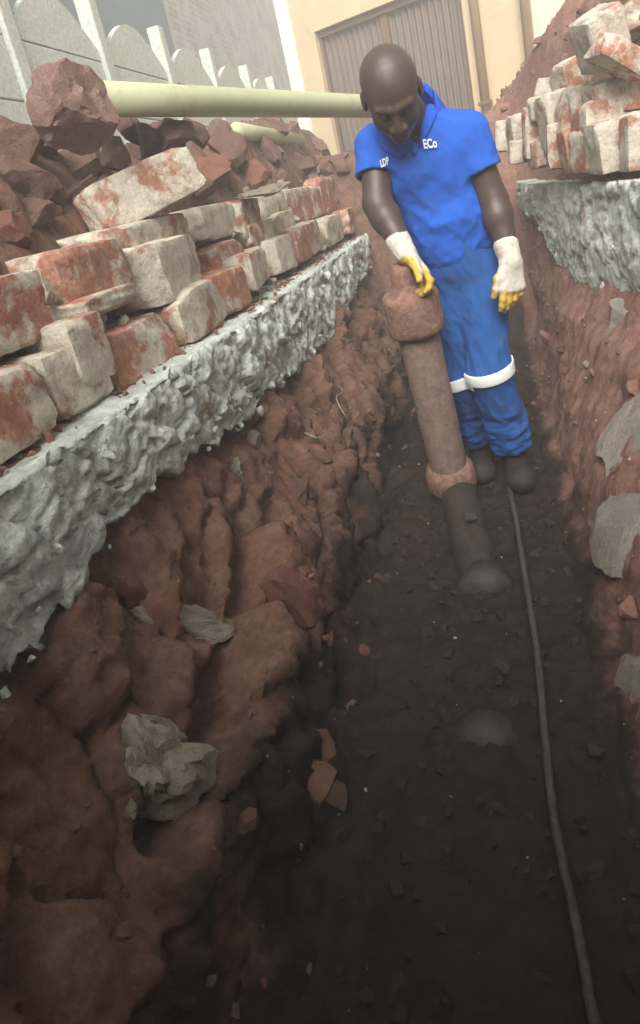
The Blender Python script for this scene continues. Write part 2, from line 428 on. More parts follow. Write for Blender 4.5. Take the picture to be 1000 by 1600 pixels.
rows = np.concatenate([np.array([-60, -20, -8, -4, -2.6, -2.2, -2.0, -1.4, -0.8, -0.3]), np.arange(0.0, 6.0, 0.0125), np.arange(6.0, 7.0, 0.08), np.array([7.5, 8.5, 10, 14, 25, 60])])
NR = len(rows)
seg1 = np.concatenate([np.array([-60, -25, -10, -6, -4, -3.2]), np.arange(-2.7, -0.87, 0.0165)])
WL = np.array([(-0.865, 0.885), (-0.845, 0.64), (-0.79, 0.52), (-0.69, 0.38), (-0.60, 0.25), (-0.575, 0.10), (-0.57, -0.06), (-0.52, -0.13), (-0.46, -0.12)])
sl = np.concatenate([[0], np.cumsum(np.linalg.norm(np.diff(WL, axis=0), axis=1))]); sl /= sl[-1]
tL = np.linspace(0, 1, 92)
tR = np.linspace(0, 1, 84)
seg3 = np.linspace(-0.46, 0.15, 52)[1:-1]
seg5 = np.concatenate([np.arange(0.03, 2.2, 0.018), np.array([2.4, 3, 4, 6, 10, 25, 60])])
CX, CZ, ZONE = [], [], []
zone_row = np.concatenate([np.zeros(len(seg1)), np.ones(len(tL)), 2*np.ones(len(seg3)), 3*np.ones(len(tR)), 4*np.ones(len(seg5))])
for y in rows:
    inside = float(sstep(-2.4, -2.0, y)*(1-sstep(5.7, 5.95, y)))
    z1 = Z_L+heap_left(seg1, y)
    xl = np.interp(tL, sl, WL[:, 0]); zl = np.interp(tL, sl, WL[:, 1])
    X_ = float(xr(y))
    foot = 0.17+0.05*sstep(3.0, 4.6, y)
    WR = np.array([(foot-0.02, 0.0), (foot+0.05, 0.05), (foot+0.12, 0.22), (0.5*(foot+0.12)+0.5*(X_-0.03), 0.47), (X_+0.025, 0.66), (X_+0.08, 1.03)])
    sr = np.concatenate([[0], np.cumsum(np.linalg.norm(np.diff(WR, axis=0), axis=1))]); sr /= sr[-1]
    x4 = np.interp(tR, sr, WR[:, 0]); z4 = np.interp(tR, sr, WR[:, 1])
    x5 = X_+.08+seg5; z5 = Z_R-0.02+heap_right(x5, y)-0.14*sstep(3.0, 8.0, seg5)
    xx = np.concatenate([seg1, xl, seg3, x4, x5]); zz = np.concatenate([z1, zl, -0.12*(1-sstep(-.46, -.25, seg3)), z4, z5])
    zz = np.where((zone_row >= 1) & (zone_row <= 3), zz*inside+0.9*(1-inside), zz)
    zz = np.where((xx > -1.5) & (xx < 2.7), np.maximum(zz, mound(xx, y)), zz)
    CX.append(xx); CZ.append(zz)
CX = np.array(CX); CZ = np.array(CZ); NC = CX.shape[1]
CY = np.repeat(rows[:, None], NC, axis=1)
G0 = np.stack([CX, CY, CZ], axis=-1)
du = np.gradient(G0, axis=0); dv = np.gradient(G0, axis=1)
nrm = np.cross(dv, du); nrm /= np.linalg.norm(nrm, axis=-1)[..., None]+1e-9
p = G0.reshape(-1, 3)
zone = np.repeat(zone_row[None, :], NR, axis=0).reshape(-1)
big = fbm(p*np.array([2.4, 2.4, 2.4])+3.1, 3)
ps = np.stack([p[:, 0]*6, (p[:, 1]-.5*p[:, 2])*8.0, p[:, 2]*2.8+p[:, 1]*1.2], -1)
mid = fbm(ps+9.7, 4, ridged=True)-.15
midr = fbm(p*np.array([6.0, 5.0, 4.5])+29.7, 4)
fine = fbm(p*26.0, 4, gain=0.6)
lump = np.abs(fbm(p*11.0+5.5, 3))
dsp = np.zeros(len(p))
m0 = (zone == 0); dsp[m0] = (0.10*big+0.10*lump+0.03*fine)[m0]
# keep the strip beneath the bricks flat
flatL = sstep(-0.99, -1.15, p[:, 0]); dsp[m0] *= (0.15+0.85*flatL)[m0]
m1 = (zone == 1); edge1 = sstep(0.86, 0.60, p[:, 2])
wp = p[m1]+.03*np.stack([fbm(p[m1]*9, 2), fbm(p[m1]*9+4, 2), fbm(p[m1]*9+8, 2)], -1)
wv_, we_ = worley(np.stack([wp[:, 0]*3.5, (wp[:, 1]-.55*wp[:, 2])*5.5, (wp[:, 2]+.3*wp[:, 1])*3.2], -1), 5)
blk = np.zeros(len(p)); blk[m1] = (wv_-.5)-.35*np.exp(-(we_/.06)**2)
wv_, we_ = worley(p[m1]*17, 9); blk[m1] += .22*(wv_-.5)
dsp[m1] = ((0.14*big+0.07*mid+0.10*blk+0.034*fine)*(0.1+0.9*edge1))[m1]
m2 = (zone == 2); dsp[m2] = (0.07*big+0.07*lump+0.022*fine)[m2]
m3 = (zone == 3); dsp[m3] = ((0.06*big+0.07*midr+0.016*fine)*sstep(1.02, 0.7, p[:, 2]))[m3]
m4 = (zone == 4); fl4 = sstep(0.05, 0.5, p[:, 0]-xr(p[:, 1])); dsp[m4] = ((0.10*big+0.10*lump+0.03*fine)*(0.1+0.9*fl4))[m4]
far = (p[:, 1] < -0.2) | (p[:, 1] > 6.2) | (np.abs(p[:, 0]) > 2.8)
dsp[far] = 0
# fissures in the left bank: lines given in the bank's own (y, z) coordinates
def carve(pts, width, depth):
    q = p[:, 1:3]; best = np.full(len(p), 9.0)
    for a, b in zip(pts[:-1], pts[1:]):
        a = np.array(a); b = np.array(b); ab = b-a
        t = np.clip(((q-a)@ab)/(ab@ab), 0, 1)
        best = np.minimum(best, np.linalg.norm(q-(a+t[:, None]*ab), axis=1))
    wv = width*(1+0.8*perlin(p*14+2.2))
    k = np.exp(-(best/np.maximum(wv, 0.005))**2)
    dsp[m1] -= (depth*k)[m1]
carve([(0.72, 0.32), (0.95, 0.30), (1.15, 0.34), (1.32, 0.36), (1.5, 0.44)], 0.035, 0.13)
carve([(1.5, 0.05), (1.55, 0.25), (1.72, 0.40)], 0.03, 0.10)
carve([(2.1, 0.05), (2.2, 0.3), (2.5, 0.55)], 0.04, 0.10)
GV = G0.reshape(-1, 3)+nrm.reshape(-1, 3)*dsp[:, None]
idx = np.arange(NR*NC).reshape(NR, NC)
GF = np.stack([idx[:-1, :-1], idx[:-1, 1:], idx[1:, 1:], idx[1:, :-1]], axis=-1).reshape(-1, 4)
gme = bpy.data.meshes.new('ground')
gme.vertices.add(len(GV)); gme.vertices.foreach_set('co', GV.astype(np.float32).ravel())
gme.loops.add(GF.size); gme.loops.foreach_set('vertex_index', GF.ravel().astype(np.int32))
gme.polygons.add(len(GF)); gme.polygons.foreach_set('loop_start', np.arange(0, GF.size, 4, dtype=np.int32))
gme.polygons.foreach_set('loop_total', np.full(len(GF), 4, dtype=np.int32))
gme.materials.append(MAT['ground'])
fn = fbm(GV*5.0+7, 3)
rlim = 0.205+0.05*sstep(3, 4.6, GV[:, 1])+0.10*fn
mud_shade = sstep(-0.13, 0.13, np.minimum(np.minimum(GV[:, 0]-(-0.60+0.22*fn), rlim-GV[:, 0]), np.minimum(0.26+.2*fn-GV[:, 2], 5.0-GV[:, 1])))  # floor and low left bank, where trench shade goes into the colour
rightv = sstep(-.08, .08, GV[:, 0]-0.17)
for nm_, arr in (('shaded_damp_mud', mud_shade), ('right_soil', rightv)):
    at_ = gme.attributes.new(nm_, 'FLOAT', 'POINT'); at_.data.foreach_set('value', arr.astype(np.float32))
gme.polygons.foreach_set('use_smooth', np.ones(len(GF), dtype=bool))
gme.update(calc_edges=True); gme.validate()
ground = obj('ground', gme); tag(ground, kind='structure', label='red-brown soil ground with the trench dug through it', cat='ground')
GBVH = BVHTree.FromPolygons([Vector(v) for v in GV], GF.tolist())
def drop(x, y, z0=4.0):
    h = GBVH.ray_cast(Vector((x, y, z0)), Vector((0, 0, -1)))
    return h[0].z if h[0] else 0.9
def hit(px, py):
    h = GBVH.ray_cast(Vector(CAM), Vector(ray(px, py)).normalized())
    return (np.array(h[0]), np.array(h[1])) if h[0] else (None, None)

# ------------------------------------------------------------------ concrete footings along both banks
def footing(name, side, y0, y1, top, low_fn, thick, mat, amp):
    ny = int((y1-y0)/0.011); nz = 34
    ys = np.linspace(y0, y1, ny)
    low = low_fn(ys)
    V = []; 
    lines = []
    fx = (np.full(ny, LEDGE_L) if side < 0 else xr(ys))
    inward = -1 if side < 0 else 1           # away from the trench
    # strip: back top -> front top -> down the face -> tucked-in underside
    tops = np.linspace(1, 0, 14)[:-1]
    for t in tops:
        lines.append(np.stack([fx+inward*thick*t, ys, np.full(ny, top)], -1))
    for t in np.linspace(0, 1, nz):
        zz = top+(low-top)*t
        bulge = -inward*0.012*np.sin(np.pi*np.clip(t*1.1, 0, 1))
        lines.append(np.stack([fx+bulge, ys, zz], -1))
    for t in np.linspace(0, 1, 8)[1:]:
        lines.append(np.stack([fx+inward*0.16*t, ys, low+0.02*t], -1))
    A = np.array(lines)
    nl = len(lines)
    q = A.reshape(-1, 3)
    d1 = np.gradient(A, axis=0); d2 = np.gradient(A, axis=1)
    n = np.cross(d1, d2)*(1 if side < 0 else -1); n /= np.linalg.norm(n, axis=-1)[..., None]+1e-9
    n = n.reshape(-1, 3)
    wq = q+0.02*np.stack([fbm(q*16, 2), fbm(q*16+5, 2), fbm(q*16+9, 2)], -1)
    c1, e1 = worley(wq*np.array([11, 9, 11.])); c2, e2 = worley(wq*25.0, 3)
    f = (c1-.5)*.85+(c2-.5)*.40+fbm(q*40, 4, gain=.65)*.45+fbm(q*4, 2)*.7-.25*np.exp(-(e1/.07)**2)
    wt = np.concatenate([np.full(len(tops)*ny, 0.35), np.full((nl-len(tops))*ny, 1.0)])
    q = q+n*(f*amp*wt)[:, None]
    # ragged bottom edge
    I = np.arange(nl*ny).reshape(nl, ny)
    Fc = np.stack([I[:-1, :-1], I[:-1, 1:], I[1:, 1:], I[1:, :-1]], -1).reshape(-1, 4)
    if side < 0: Fc = Fc[:, ::-1]
    me = mesh_from(name, q, Fc)
    return obj(name, me, mat)
def lowL(y):
    p3 = np.stack([np.zeros_like(y), y*2.2, np.zeros_like(y)], -1)
    base = np.interp(y, [0, 0.84, 1.02, 1.27, 1.56, 1.85, 2.2, 2.8, 3.5, 4.2, 5.6], [0.60, 0.64, 0.69, 0.72, 0.67, 0.62, 0.62, 0.58, 0.56, 0.66, 0.72])
    return base+0.12*fbm(p3*2.2, 4)+0.035*fbm(p3*7, 2)
def lowR(y):
    p3 = np.stack([np.zeros_like(y)+4, y*2.6, np.zeros_like(y)], -1)
    base = np.interp(y, [1, 2.6, 3.2, 3.6, 3.95, 4.25, 5.6], [0.62, 0.62, 0.58, 0.55, 0.68, 0.86, 0.9])
    return base+0.12*fbm(p3*1.6, 4)+0.03*fbm(p3*6, 2)
fl = footing('concrete_footing', -1, 0.15, 5.68, Z_L+0.005, lowL, 0.34, MAT['footing'], 0.034)
tag(fl, 'long ragged pale green concrete footing along the left bank under the broken bricks', 'footing', 'exposed footings')
fr_ = footing('concrete_footing', 1, 0.8, 5.68, Z_R+0.005, lowR, 0.24, MAT['concrete'], 0.026)
tag(fr_, 'pale concrete footing on the right bank beneath the brick pile, behind the worker', 'footing', 'exposed footings')

# ------------------------------------------------------------------ bricks and clods
def brick_mesh(seed, chip=0.5, cuts=9):
    r = np.random.default_rng(seed)
    bm = bmesh.new(); bmesh.ops.create_cube(bm, size=1.0)
    bmesh.ops.subdivide_edges(bm, edges=list(bm.edges), cuts=cuts, use_grid_fill=True)
    V = np.array([v.co[:] for v in bm.verts])
    for k in range(7):
        s = r.choice([-1, 1], 3)*np.array([r.uniform(0.3, 1), r.uniform(0.3, 1), r.uniform(0.3, 1)])
        if k > 3: s[r.integers(0, 3)] *= 0.1
        n = s/np.linalg.norm(s)
        lim = np.abs(n).sum()*0.5-chip*r.uniform(0.04, 0.30)
        d = V@n-lim
        V = V-np.clip(d, 0, None)[:, None]*n
    c = V/np.maximum(np.linalg.norm(V, axis=1)[:, None], 1e-6)
    # soften corners, roughen faces
    ext = np.sort(np.abs(V), axis=1)
    V = V*(1-0.05*sstep(0.38, 0.5, ext[:, 1])[:, None])
    V = V+c*(fbm(V*4.1+seed*7.7, 5, gain=0.7)*0.10)[:, None]
    for v, q in zip(bm.verts, V): v.co = q
    me = bm_mesh(bm, 'brick'); me.materials.append(MAT['brick'])
    me.polygons.foreach_set('use_smooth', np.ones(len(me.polygons), dtype=bool))
    try: me.set_sharp_from_angle(angle=math.radians(32))
    except Exception: pass
    return me
BR = [brick_mesh(i, 0.5 if i < 8 else 1.0) for i in range(14)]

def rock_mesh(seed, mat, sub=4, planes=13, name='soil_clod', rough=0.13):
    r = np.random.default_rng(seed+100)
    bm = bmesh.new(); bmesh.ops.create_icosphere(bm, subdivisions=sub, radius=0.6)
    V = np.array([v.co[:] for v in bm.verts])
    for k in range(planes):
        n = r.normal(size=3); n /= np.linalg.norm(n)
        d = V@n-r.uniform(0.22, 0.44)
        V = V-np.clip(d, 0, None)[:, None]*n
    c = V/np.linalg.norm(V, axis=1)[:, None]
    V = V+c*(fbm(V*3.6+seed*3.3, 4, gain=0.65)*rough+np.minimum(fbm(V*2.1+seed*1.7, 2), 0)*.25)[:, None]
    for v, q in zip(bm.verts, V): v.co = q
    me = bm_mesh(bm, name, True)
    me.set_sharp_from_angle(angle=math.radians(24)); me.materials.append(mat)
    return me
CL = [rock_mesh(i, MAT['clod']) for i in range(8)]
CLR = [rock_mesh(i+20, MAT['clod_red']) for i in range(3)]
CLP = [rock_mesh(i+30, MAT['clod_pale'], 4, 12, rough=0.45) for i in range(3)]
ST = [rock_mesh(i+40, MAT['stone'], 4, 12, name='stone', rough=0.12) for i in range(4)]

def put(name, me, loc, scl, rot=(0, 0, 0), parent=None):
    o = bpy.data.objects.new(name, me); COL.objects.link(o)
    o.location = tuple(loc); o.scale = scl; o.rotation_euler = rot
    if parent: o.parent = parent
    return o

# left broken wall: courses standing on the footing (the bricks are its parts)
wall_l = tag(empty('broken_brick_wall', (0, 0, 0)), 'remains of brick courses standing on the left footing', 'brick wall', 'broken walls')
def wall_brick(px0, px1, py0, py1, X, depth, seed, dz=0.0, rz=0.0, tilt=0.0, me=None):
    """brick whose trench-side face lies on the plane X between two picture columns"""
    xm, ym = (px0+px1)/2, (py0+py1)/2
    ya = at(px0, ym, X=X)[1]; yb = at(px1, ym, X=X)[1]
    zt = at(xm, py0, X=X)[2]; zb = at(xm, py1, X=X)[2]
    return put('brick', me or BR[seed % len(BR)], (X-depth/2, (ya+yb)/2, (zt+zb)/2+dz), (depth*1.05, (yb-ya)*1.02, (zt-zb)*1.04), (tilt, 0, rz), wall_l)
wall_brick(110, 200, 378, 470, -0.95, 0.16, 1, rz=-0.1)
wall_brick(175, 312, 340, 388, -1.0, 0.18, 9, tilt=0.03)
wall_brick(222, 325, 372, 468, -0.91, 0.15, 12, rz=0.12)
wall_brick(282, 362, 440, 522, -0.87, 0.15, 10, rz=0.10)
wall_brick(345, 388, 418, 490, -0.88, 0.14, 2, rz=-0.15)
wall_brick(110, 176, 490, 605, -0.87, 0.16, 3, rz=0.05)
wall_brick(178, 285, 500, 600, -0.88, 0.15, 13, rz=-0.06)
wall_brick(130, 222, 452, 486, -0.92, 0.16, 8)
wall_brick(318, 372, 318, 372, -1.0, 0.16, 4)
wall_brick(372, 414, 310, 372, -0.99, 0.16, 5, rz=0.08)
wall_brick(418, 452, 300, 365, -1.0, 0.16, 6)
wall_brick(455, 500, 292, 345, -1.0, 0.15, 0, rz=-0.06)
wall_brick(502, 536, 276, 335, -0.98, 0.15, 11)
wall_brick(380, 430, 388, 448, -0.89, 0.14, 7, rz=0.15)
wall_brick(432, 458, 368, 425, -0.90, 0.14, 12, rz=-0.1)
wall_brick(460, 508, 348, 402, -0.88, 0.14, 1, rz=0.06)
wall_brick(510, 540, 335, 380, -0.89, 0.14, 9)
wall_brick(541, 568, 322, 362, -0.88, 0.14, 4, rz=0.05)
wall_brick(345, 385, 375, 418, -0.95, 0.14, 10)
wall_brick(390, 430, 345, 385, -0.97, 0.14, 3)
wall_brick(432, 462, 330, 368, -0.96, 0.14, 8)
# the courses run on towards the camera
yv = 1.38
k = 0
while yv > 0.2:
    L = random.uniform(0.17, 0.30); yv -= L+0.012
    put('brick', BR[(k*5+2) % len(BR)], (-0.945+random.uniform(-0.02, 0.02), yv+L/2, 0.985), (0.17, L, 0.15), (0, random.uniform(-.04, .04), random.uniform(-.08, .08)), wall_l)
    if k != 2:
        put('brick', BR[(k*3+5) % len(BR)], (-1.02+random.uniform(-0.02, 0.02), yv+L*0.2, 1.15), (0.18, L*1.05, 0.15), (random.uniform(-.04, .04), 0, random.uniform(-.1, .1)), wall_l)
    k += 1

# loose bricks lying on top (things of their own)
def loose(px, py, zc, scl, rot, seed, label, group='loose bricks', cat='brick', name='loose_brick', me=None):
    o = put(name, me or BR[seed % len(BR)], at(px, py, zc=zc), scl, tuple(math.radians(a) for a in rot))
    return tag(o, label, cat, group)
loose(222, 300, 2.13, (0.15, 0.40, 0.155), (14, -8, -38), 0, 'tilted cream and orange brick lying topmost on the left wall remains')
# mortar crumbs and a pale slab on top of the far courses
loose(420, 300, 3.0, (0.20, 0.34, 0.05), (3, 0, -12), 5, 'thin pale mortar slab lying on the left courses near the worker', cat='mortar', name='mortar_slab', me=CLP[0])

# right broken wall and the chunks thrown on it
wall_r = tag(empty('broken_brick_wall', (0, 0, 0)), 'remains of brick courses on the right footing beside the soil heap', 'brick wall', 'broken walls')
def rbrick(px, py, Y, sx, sy, sz, rot, seed):
    return put('brick', BR[seed % len(BR)], at(px, py, Y=Y), (sx, sy, sz), tuple(math.radians(a) for a in rot), wall_r)
for (px, py, Y, sx, sy, sz, rot, sd_) in [
    (795, 212, 4.3, .16, .16, .17, (0, 6, 0), 1), (815, 208, 4.0, .14, .16, .20, (5, -4, 10), 9), (842, 206, 3.75, .15, .15, .25, (3, 5, 6), 10),
    (868, 190, 3.55, .13, .16, .26, (0, -5, 12), 2), (890, 178, 3.40, .11, .17, .22, (2, 6, 5), 11), (905, 186, 3.35, .10, .17, .24, (-3, -3, 9), 4),
    (818, 236, 3.9, .16, .18, .12, (0, 4, 0), 12), (850, 240, 3.7, .14, .16, .13, (0, 0, 8), 3), (875, 228, 3.45, .12, .16, .20, (0, 4, -6), 13),
    (900, 234, 3.3, .12, .16, .19, (0, -5, 5), 8), (925, 232, 3.15, .14, .2, .19, (0, 3, 14), 6), (962, 224, 3.0, .2, .18, .20, (2, -4, 10), 7),
    (1000, 222, 2.9, .15, .18, .20, (0, 2, 6), 5), (930, 185, 3.15, .15, .18, .13, (0, 5, 12), 0), (848, 168, 3.7, .14, .16, .10, (10, 4, 3), 6)]:
    rbrick(px, py, Y, sx, sy, sz, rot, sd_)
loose(940, 62, 2.62, (.17, .16, .21), (12, -20, 18), 1, 'large cream brick chunk standing high on the right pile by the soil slope', 'bricks piled on the right')
loose(975, 92, 2.56, (.26, .16, .10), (4, 34, 22), 10, 'long pinkish brick slab leaning on the cream chunk at right', 'bricks piled on the right')
loose(892, 118, 3.1, (.15, .16, .14), (8, -14, 20), 9, 'small red and cream brick left of the big block on the right pile', 'bricks piled on the right')
loose(968, 152, 2.75, (.24, .20, .17), (4, -8, 14), 3, 'broad cream faced brick block on the right pile below the pinkish slab', 'bricks piled on the right')
loose(995, 40, 2.7, (.18, .16, .14), (-10, 22, 40), 12, 'reddish brick at the top right edge of the pile', 'bricks piled on the right')
loose(1030, 130, 2.62, (.22, .2, .2), (4, 10, 30), 7, 'brick block cut off by the right edge of the picture', 'bricks piled on the right')
loose(862, 140, 3.6, (.12, .14, .10), (10, 20, 40), 8, 'small pale brick piece where the right pile meets the soil slope', 'bricks piled on the right')

# rubble heap behind the left wall
SHARED = 'red-brown soil clod in the rubble heap below the pale green pipe'
def clod(px, py, zc, s, seed, label=SHARED, me=None, rot=None, group='clods in the left heap', name='soil_clod', cat='soil clod'):
    q, n = hit(px, py)
    if q is not None and q[1] < 6.4:
        z2 = float((q-CAM)@Fw); k = z2/zc
        s = tuple(a*k for a in s) if isinstance(s, tuple) else s*k
        zc = z2
    elif py > 190 and px > 380:
        return None
    rr = random.Random(seed*13+5)
    s3 = s if isinstance(s, tuple) else (s*rr.uniform(.85, 1.2), s*rr.uniform(.85, 1.2), s*rr.uniform(.75, 1.05))
    o = put(name, me or CL[seed % len(CL)], at(px, py, zc=zc), s3, rot or (rr.uniform(-3, 3), rr.uniform(-3, 3), rr.uniform(-3, 3)))
    return tag(o, label, cat, group)
o = put('soil_clod', rock_mesh(77, MAT['clod_dusty'], 4, 3, rough=.20), at(116, 170, zc=1.86), (.20, .19, .205), (.2, .4, .1))
tag(o, 'big rounded pinkish brown clod hiding the near end of the green pipe', 'soil clod', 'clods in the left heap')
clod(328, 268, 2.45, (.24, .22, .20), 3, 'pyramid shaped reddish clod in the middle of the left heap', rot=(0.4, .2, 1.1), me=CLR[0])
clod(345, 222, 2.62, (.16, .18, .24), 4, 'upright reddish brown clod just below the green pipe', rot=(0.2, .5, 2.1))
clod(268, 215, 2.5, (.22, .18, .20), 5, 'grey-topped brown clod touching the underside of the green pipe', rot=(1.2, .5, .1))
pos = [(300, 205, 2.7, .16), (235, 225, 2.45, .15), (205, 205, 2.4, .14), (180, 232, 2.3, .12), (395, 215, 2.8, .15), (385, 262, 2.7, .17), (425, 245, 2.9, .17),
       (455, 215, 3.1, .16), (470, 255, 3.0, .17), (500, 235, 3.2, .15), (520, 210, 3.3, .15), (540, 235, 3.3, .14), (505, 265, 3.1, .12), (440, 280, 2.85, .13),
       (400, 290, 2.75, .12), (295, 245, 2.4, .13), (280, 290, 2.3, .13), (150, 280, 2.1, .18), (118, 262, 2.0, .16), (140, 315, 1.98, .16), (355, 285, 2.5, .12),
       (310, 300, 2.4, .12), (550, 205, 3.5, .14), (480, 195, 3.3, .13), (70, 240, 1.95, .18), (40, 290, 1.8, .18), (20, 220, 2.0, .2), (80, 310, 1.8, .14), (60, 345, 1.75, .13), (15, 350, 1.65, .15),
       (530, 260, 3.3, .13), (420, 205, 3.0, .15), (255, 255, 2.35, .11), (215, 245, 2.35, .12)]
ORD = ['leftmost', 'second', 'third', 'fourth', 'fifth', 'sixth', 'seventh', 'eighth', 'ninth', 'tenth', 'eleventh', 'twelfth']
def heap_zone(px, py):
    if px < 110: return 'beside the big rounded clod at the left edge'
    if px < 262: return 'below the near half of the green pipe'
    if px < 400: return 'around the pyramid shaped clod'
    return 'just under the pipe near the worker' if py < 225 else 'above the far left brick courses'
zc_count = {}
for i, (px, py, zc, s) in sorted(enumerate(pos), key=lambda t: t[1][0]):
    zn = heap_zone(px, py); k = zc_count.get(zn, 0); zc_count[zn] = k+1
    red = i % 6 == 5
    lab = ('leftmost ' if k == 0 else ORD[k]+' ')+('red clay' if red else 'brown soil')+' clod'+(' ' if k == 0 else ' from the left ')+zn
    clod(px, py, zc, s, i+6, lab, me=CLR[i % 3] if red else None)
clod(493, 272, 3.05, (.05, .05, .13), 2, 'pale shiny shard sticking up from the left heap beside the worker', me=CLP[1], rot=(.4, .5, .2), name='shard', cat='shard', group='shards')
for (px, py, zc, s) in [(442, 295, 2.9, .07), (425, 306, 2.85, .06), (385, 306, 2.7, .05)]:
    clod(px, py, zc, s, int(px), {442: 'largest pale mortar lump lying on the far left courses', 425: 'middle pale mortar lump lying on the far left courses', 385: 'smallest pale mortar lump, leftmost on the far left courses'}[int(px)], me=CLP[int(px) % 3], name='mortar_lump', cat='mortar', group='mortar lumps')

# chunks standing out of the left bank
def bank(px, py, out, s, rot, me, label, name='soil_chunk', cat='soil chunk', group='chunks in the left bank'):
    q, n = hit(px, py)
    o = put(name, me, q+n*out, s, rot)
    return tag(o, label, cat, group)
bank(452, 935, 0.0, (.13, .18, .34), (.25, -.4, .2), CLR[1], 'red clay chunk standing out beside the dark fissure in the left bank')
bank(205, 935, 0.0, (.05, .07, .09), (.3, .1, .1), CLR[2], 'small bright red clay lump below the left footing')
bank(235, 1190, 0.01, (.13, .17, .26), (.6, -.3, .2), CLP[1], 'pale crumbly mortar mass low in the left bank')
bank(270, 1150, 0.02, (.06, .08, .20), (.5, -.3, .1), CLP[2], 'upright pale shard on the crumbly mortar mass in the left bank')
bank(330, 980, 0.0, (.09, .11, .42), (.75, -.4, .1), CLP[0], 'slanting pale ridge crossing the left bank below the footing')
bank(370, 740, 0.0, (.06, .10, .13), (.3, .2, .3), CLP[1], 'pale clod hanging at the broken lower edge of the left footing')
bank(400, 690, 0.0, (.07, .09, .16), (.5, .1, .1), ST[0], 'tall grey stone jutting under the left footing', name='stone', cat='stone')
bank(470, 770, 0.0, (.08, .14, .16), (.2, .5, .1), CL[2], 'dark brown clod bulging from the left bank above the fissure')
bank(520, 1240, -0.01, (.05, .08, .06), (.2, .5, .9), CL[5], 'dark low clod at the foot of the left bank')
bank(205, 1262, 0.0, (.028, .03, .028), (.2, .5, .9), CLP[2], 'small pale pebble beneath the crumbly mortar mass')
bank(288, 1243, 0.0, (.02, .02, .022), (.8, .5, .9), CLP[0], 'tiny pale chip right of the crumbly mortar mass')

# stone slabs in the right bank
bank(975, 665, -0.01, (.14, .50, .46), (.15, .55, -.15), ST[1], 'large grey stone slab in the right bank near the picture edge', name='stone', cat='stone', group='stones in the right bank')
bank(985, 820, -0.01, (.12, .34, .42), (-.1, .5, .1), ST[2], 'tall pale stone slab below the grey slab in the right bank', name='stone', cat='stone', group='stones in the right bank')
bank(998, 1075, -0.0, (.09, .24, .22), (.2, .5, .1), ST[3], 'narrow pinkish stone at the lower edge of the right bank', name='stone', cat='stone', group='stones in the right bank')
bank(965, 490, -0.01, (.13, .26, .20), (.2, .5, .1), ST[0], 'buff stone just under the right footing', name='stone', cat='stone', group='stones in the right bank')
bank(918, 568, 0.0, (.035, .04, .03), (.2, .5, .2), CLP[1], 'small pale pebble in the middle of the right bank', name='stone', cat='stone', group='stones in the right bank')
bank(880, 545, 0.0, (.08, .13, .09), (.2, .5, .2), CL[6], 'dark brown clod in the hollow of the right bank', group='stones in the right bank')
bank(965, 738, 0.02, (.02, .02, .05), (.6, .5, .2), CLP[2], 'white chip between the two slabs of the right bank', name='stone', cat='stone', group='stones in the right bank')

# small crumbs scattered over banks and floor
def crumbs(name, mat, n, sampler, smin, smax, label, cat):
    r = np.random.default_rng(len(name)*7)
    base = []
    for k in range(3):
        bm = bmesh.new(); bmesh.ops.create_icosphere(bm, subdivisions=1, radius=0.5)
        V = np.array([v.co[:] for v in bm.verts]); V += r.normal(size=V.shape)*0.11
        Fb = [tuple(v.index for v in f.verts) for f in bm.faces]; bm.free(); base.append((V, Fb))
    VV, FF, off = [], [], 0
    for i in range(n):
        c = sampler(r)
        if c is None: continue
        V, Fb = base[i % 3]
        s = smin+(smax-smin)*r.random()**3
        R = np.array(Euler(r.uniform(-3, 3, 3)).to_matrix())
        VV.append((V*s*r.uniform(0.6, 1.2, 3))@R.T+c); FF += [tuple(a+off for a in f) for f in Fb]; off += len(V)
    o = obj(name, mesh_from(name, np.concatenate(VV), FF, False), mat)
    tag(o, label, cat, kind='stuff'); return o
dens = (rows[:-1] >= 0.2) & (rows[:-1] < 5.6)
vis_idx = [np.where((zone == k) & (GV[:, 1] > 0.2) & (GV[:, 1] < 5.5) & (GV[:, 0] > -2.2) & (GV[:, 0] < 1.8))[0] for k in range(5)]
def samp(zs, ymax=5.5):
    pool = np.concatenate([vis_idx[z] for z in zs]); pool = pool[GV[pool, 1] < ymax]
    return lambda r: GV[pool[r.integers(len(pool))]]+r.normal(size=3)*0.004
def rubble(name, mat, n, sampler, smin, smax, label, cat, stretch=(1, 1, 1)):
    r = np.random.default_rng(len(name)*11+n)
    base = []
    for k in range(5):
        me = rock_mesh(60+k+n, mat, 2, 12, rough=.12)
        base.append((np.array([v.co[:] for v in me.vertices]), [tuple(f.vertices) for f in me.polygons])); bpy.data.meshes.remove(me)
    VV, FF, off = [], [], 0
    for i in range(n):
        c = sampler(r); V, Fb = base[i % 5]
        s = smin+(smax-smin)*r.random()**2
        R = np.array(Euler((r.uniform(-.6, .6), r.uniform(-.6, .6), r.uniform(-3, 3))).to_matrix())
        VV.append((V*s*r.uniform(0.6, 1.2, 3)*np.array(stretch))@R.T+c); FF += [tuple(a+off for a in f) for f in Fb]; off += len(V)
    me = mesh_from(name, np.concatenate(VV), FF, True); me.set_sharp_from_angle(angle=math.radians(25))
    o = obj(name, me, mat); tag(o, label, cat, kind='stuff'); return o
rubble('bank_rubble', MAT['soil'], 110, samp([1]), 0.02, 0.10, 'jagged soil lumps breaking out of the left bank', 'soil', (.9, .9, 1.35))
rubble('right_bank_rubble', MAT['soil_right'], 80, samp([3]), 0.02, 0.09, 'lumps breaking out of the right bank', 'soil', (.6, 1, 1.2))
rubble('heap_rubble', MAT['clod'], 900, samp([0, 4]), 0.02, 0.11, 'small rubble filling the soil heaps on both sides', 'rubble')
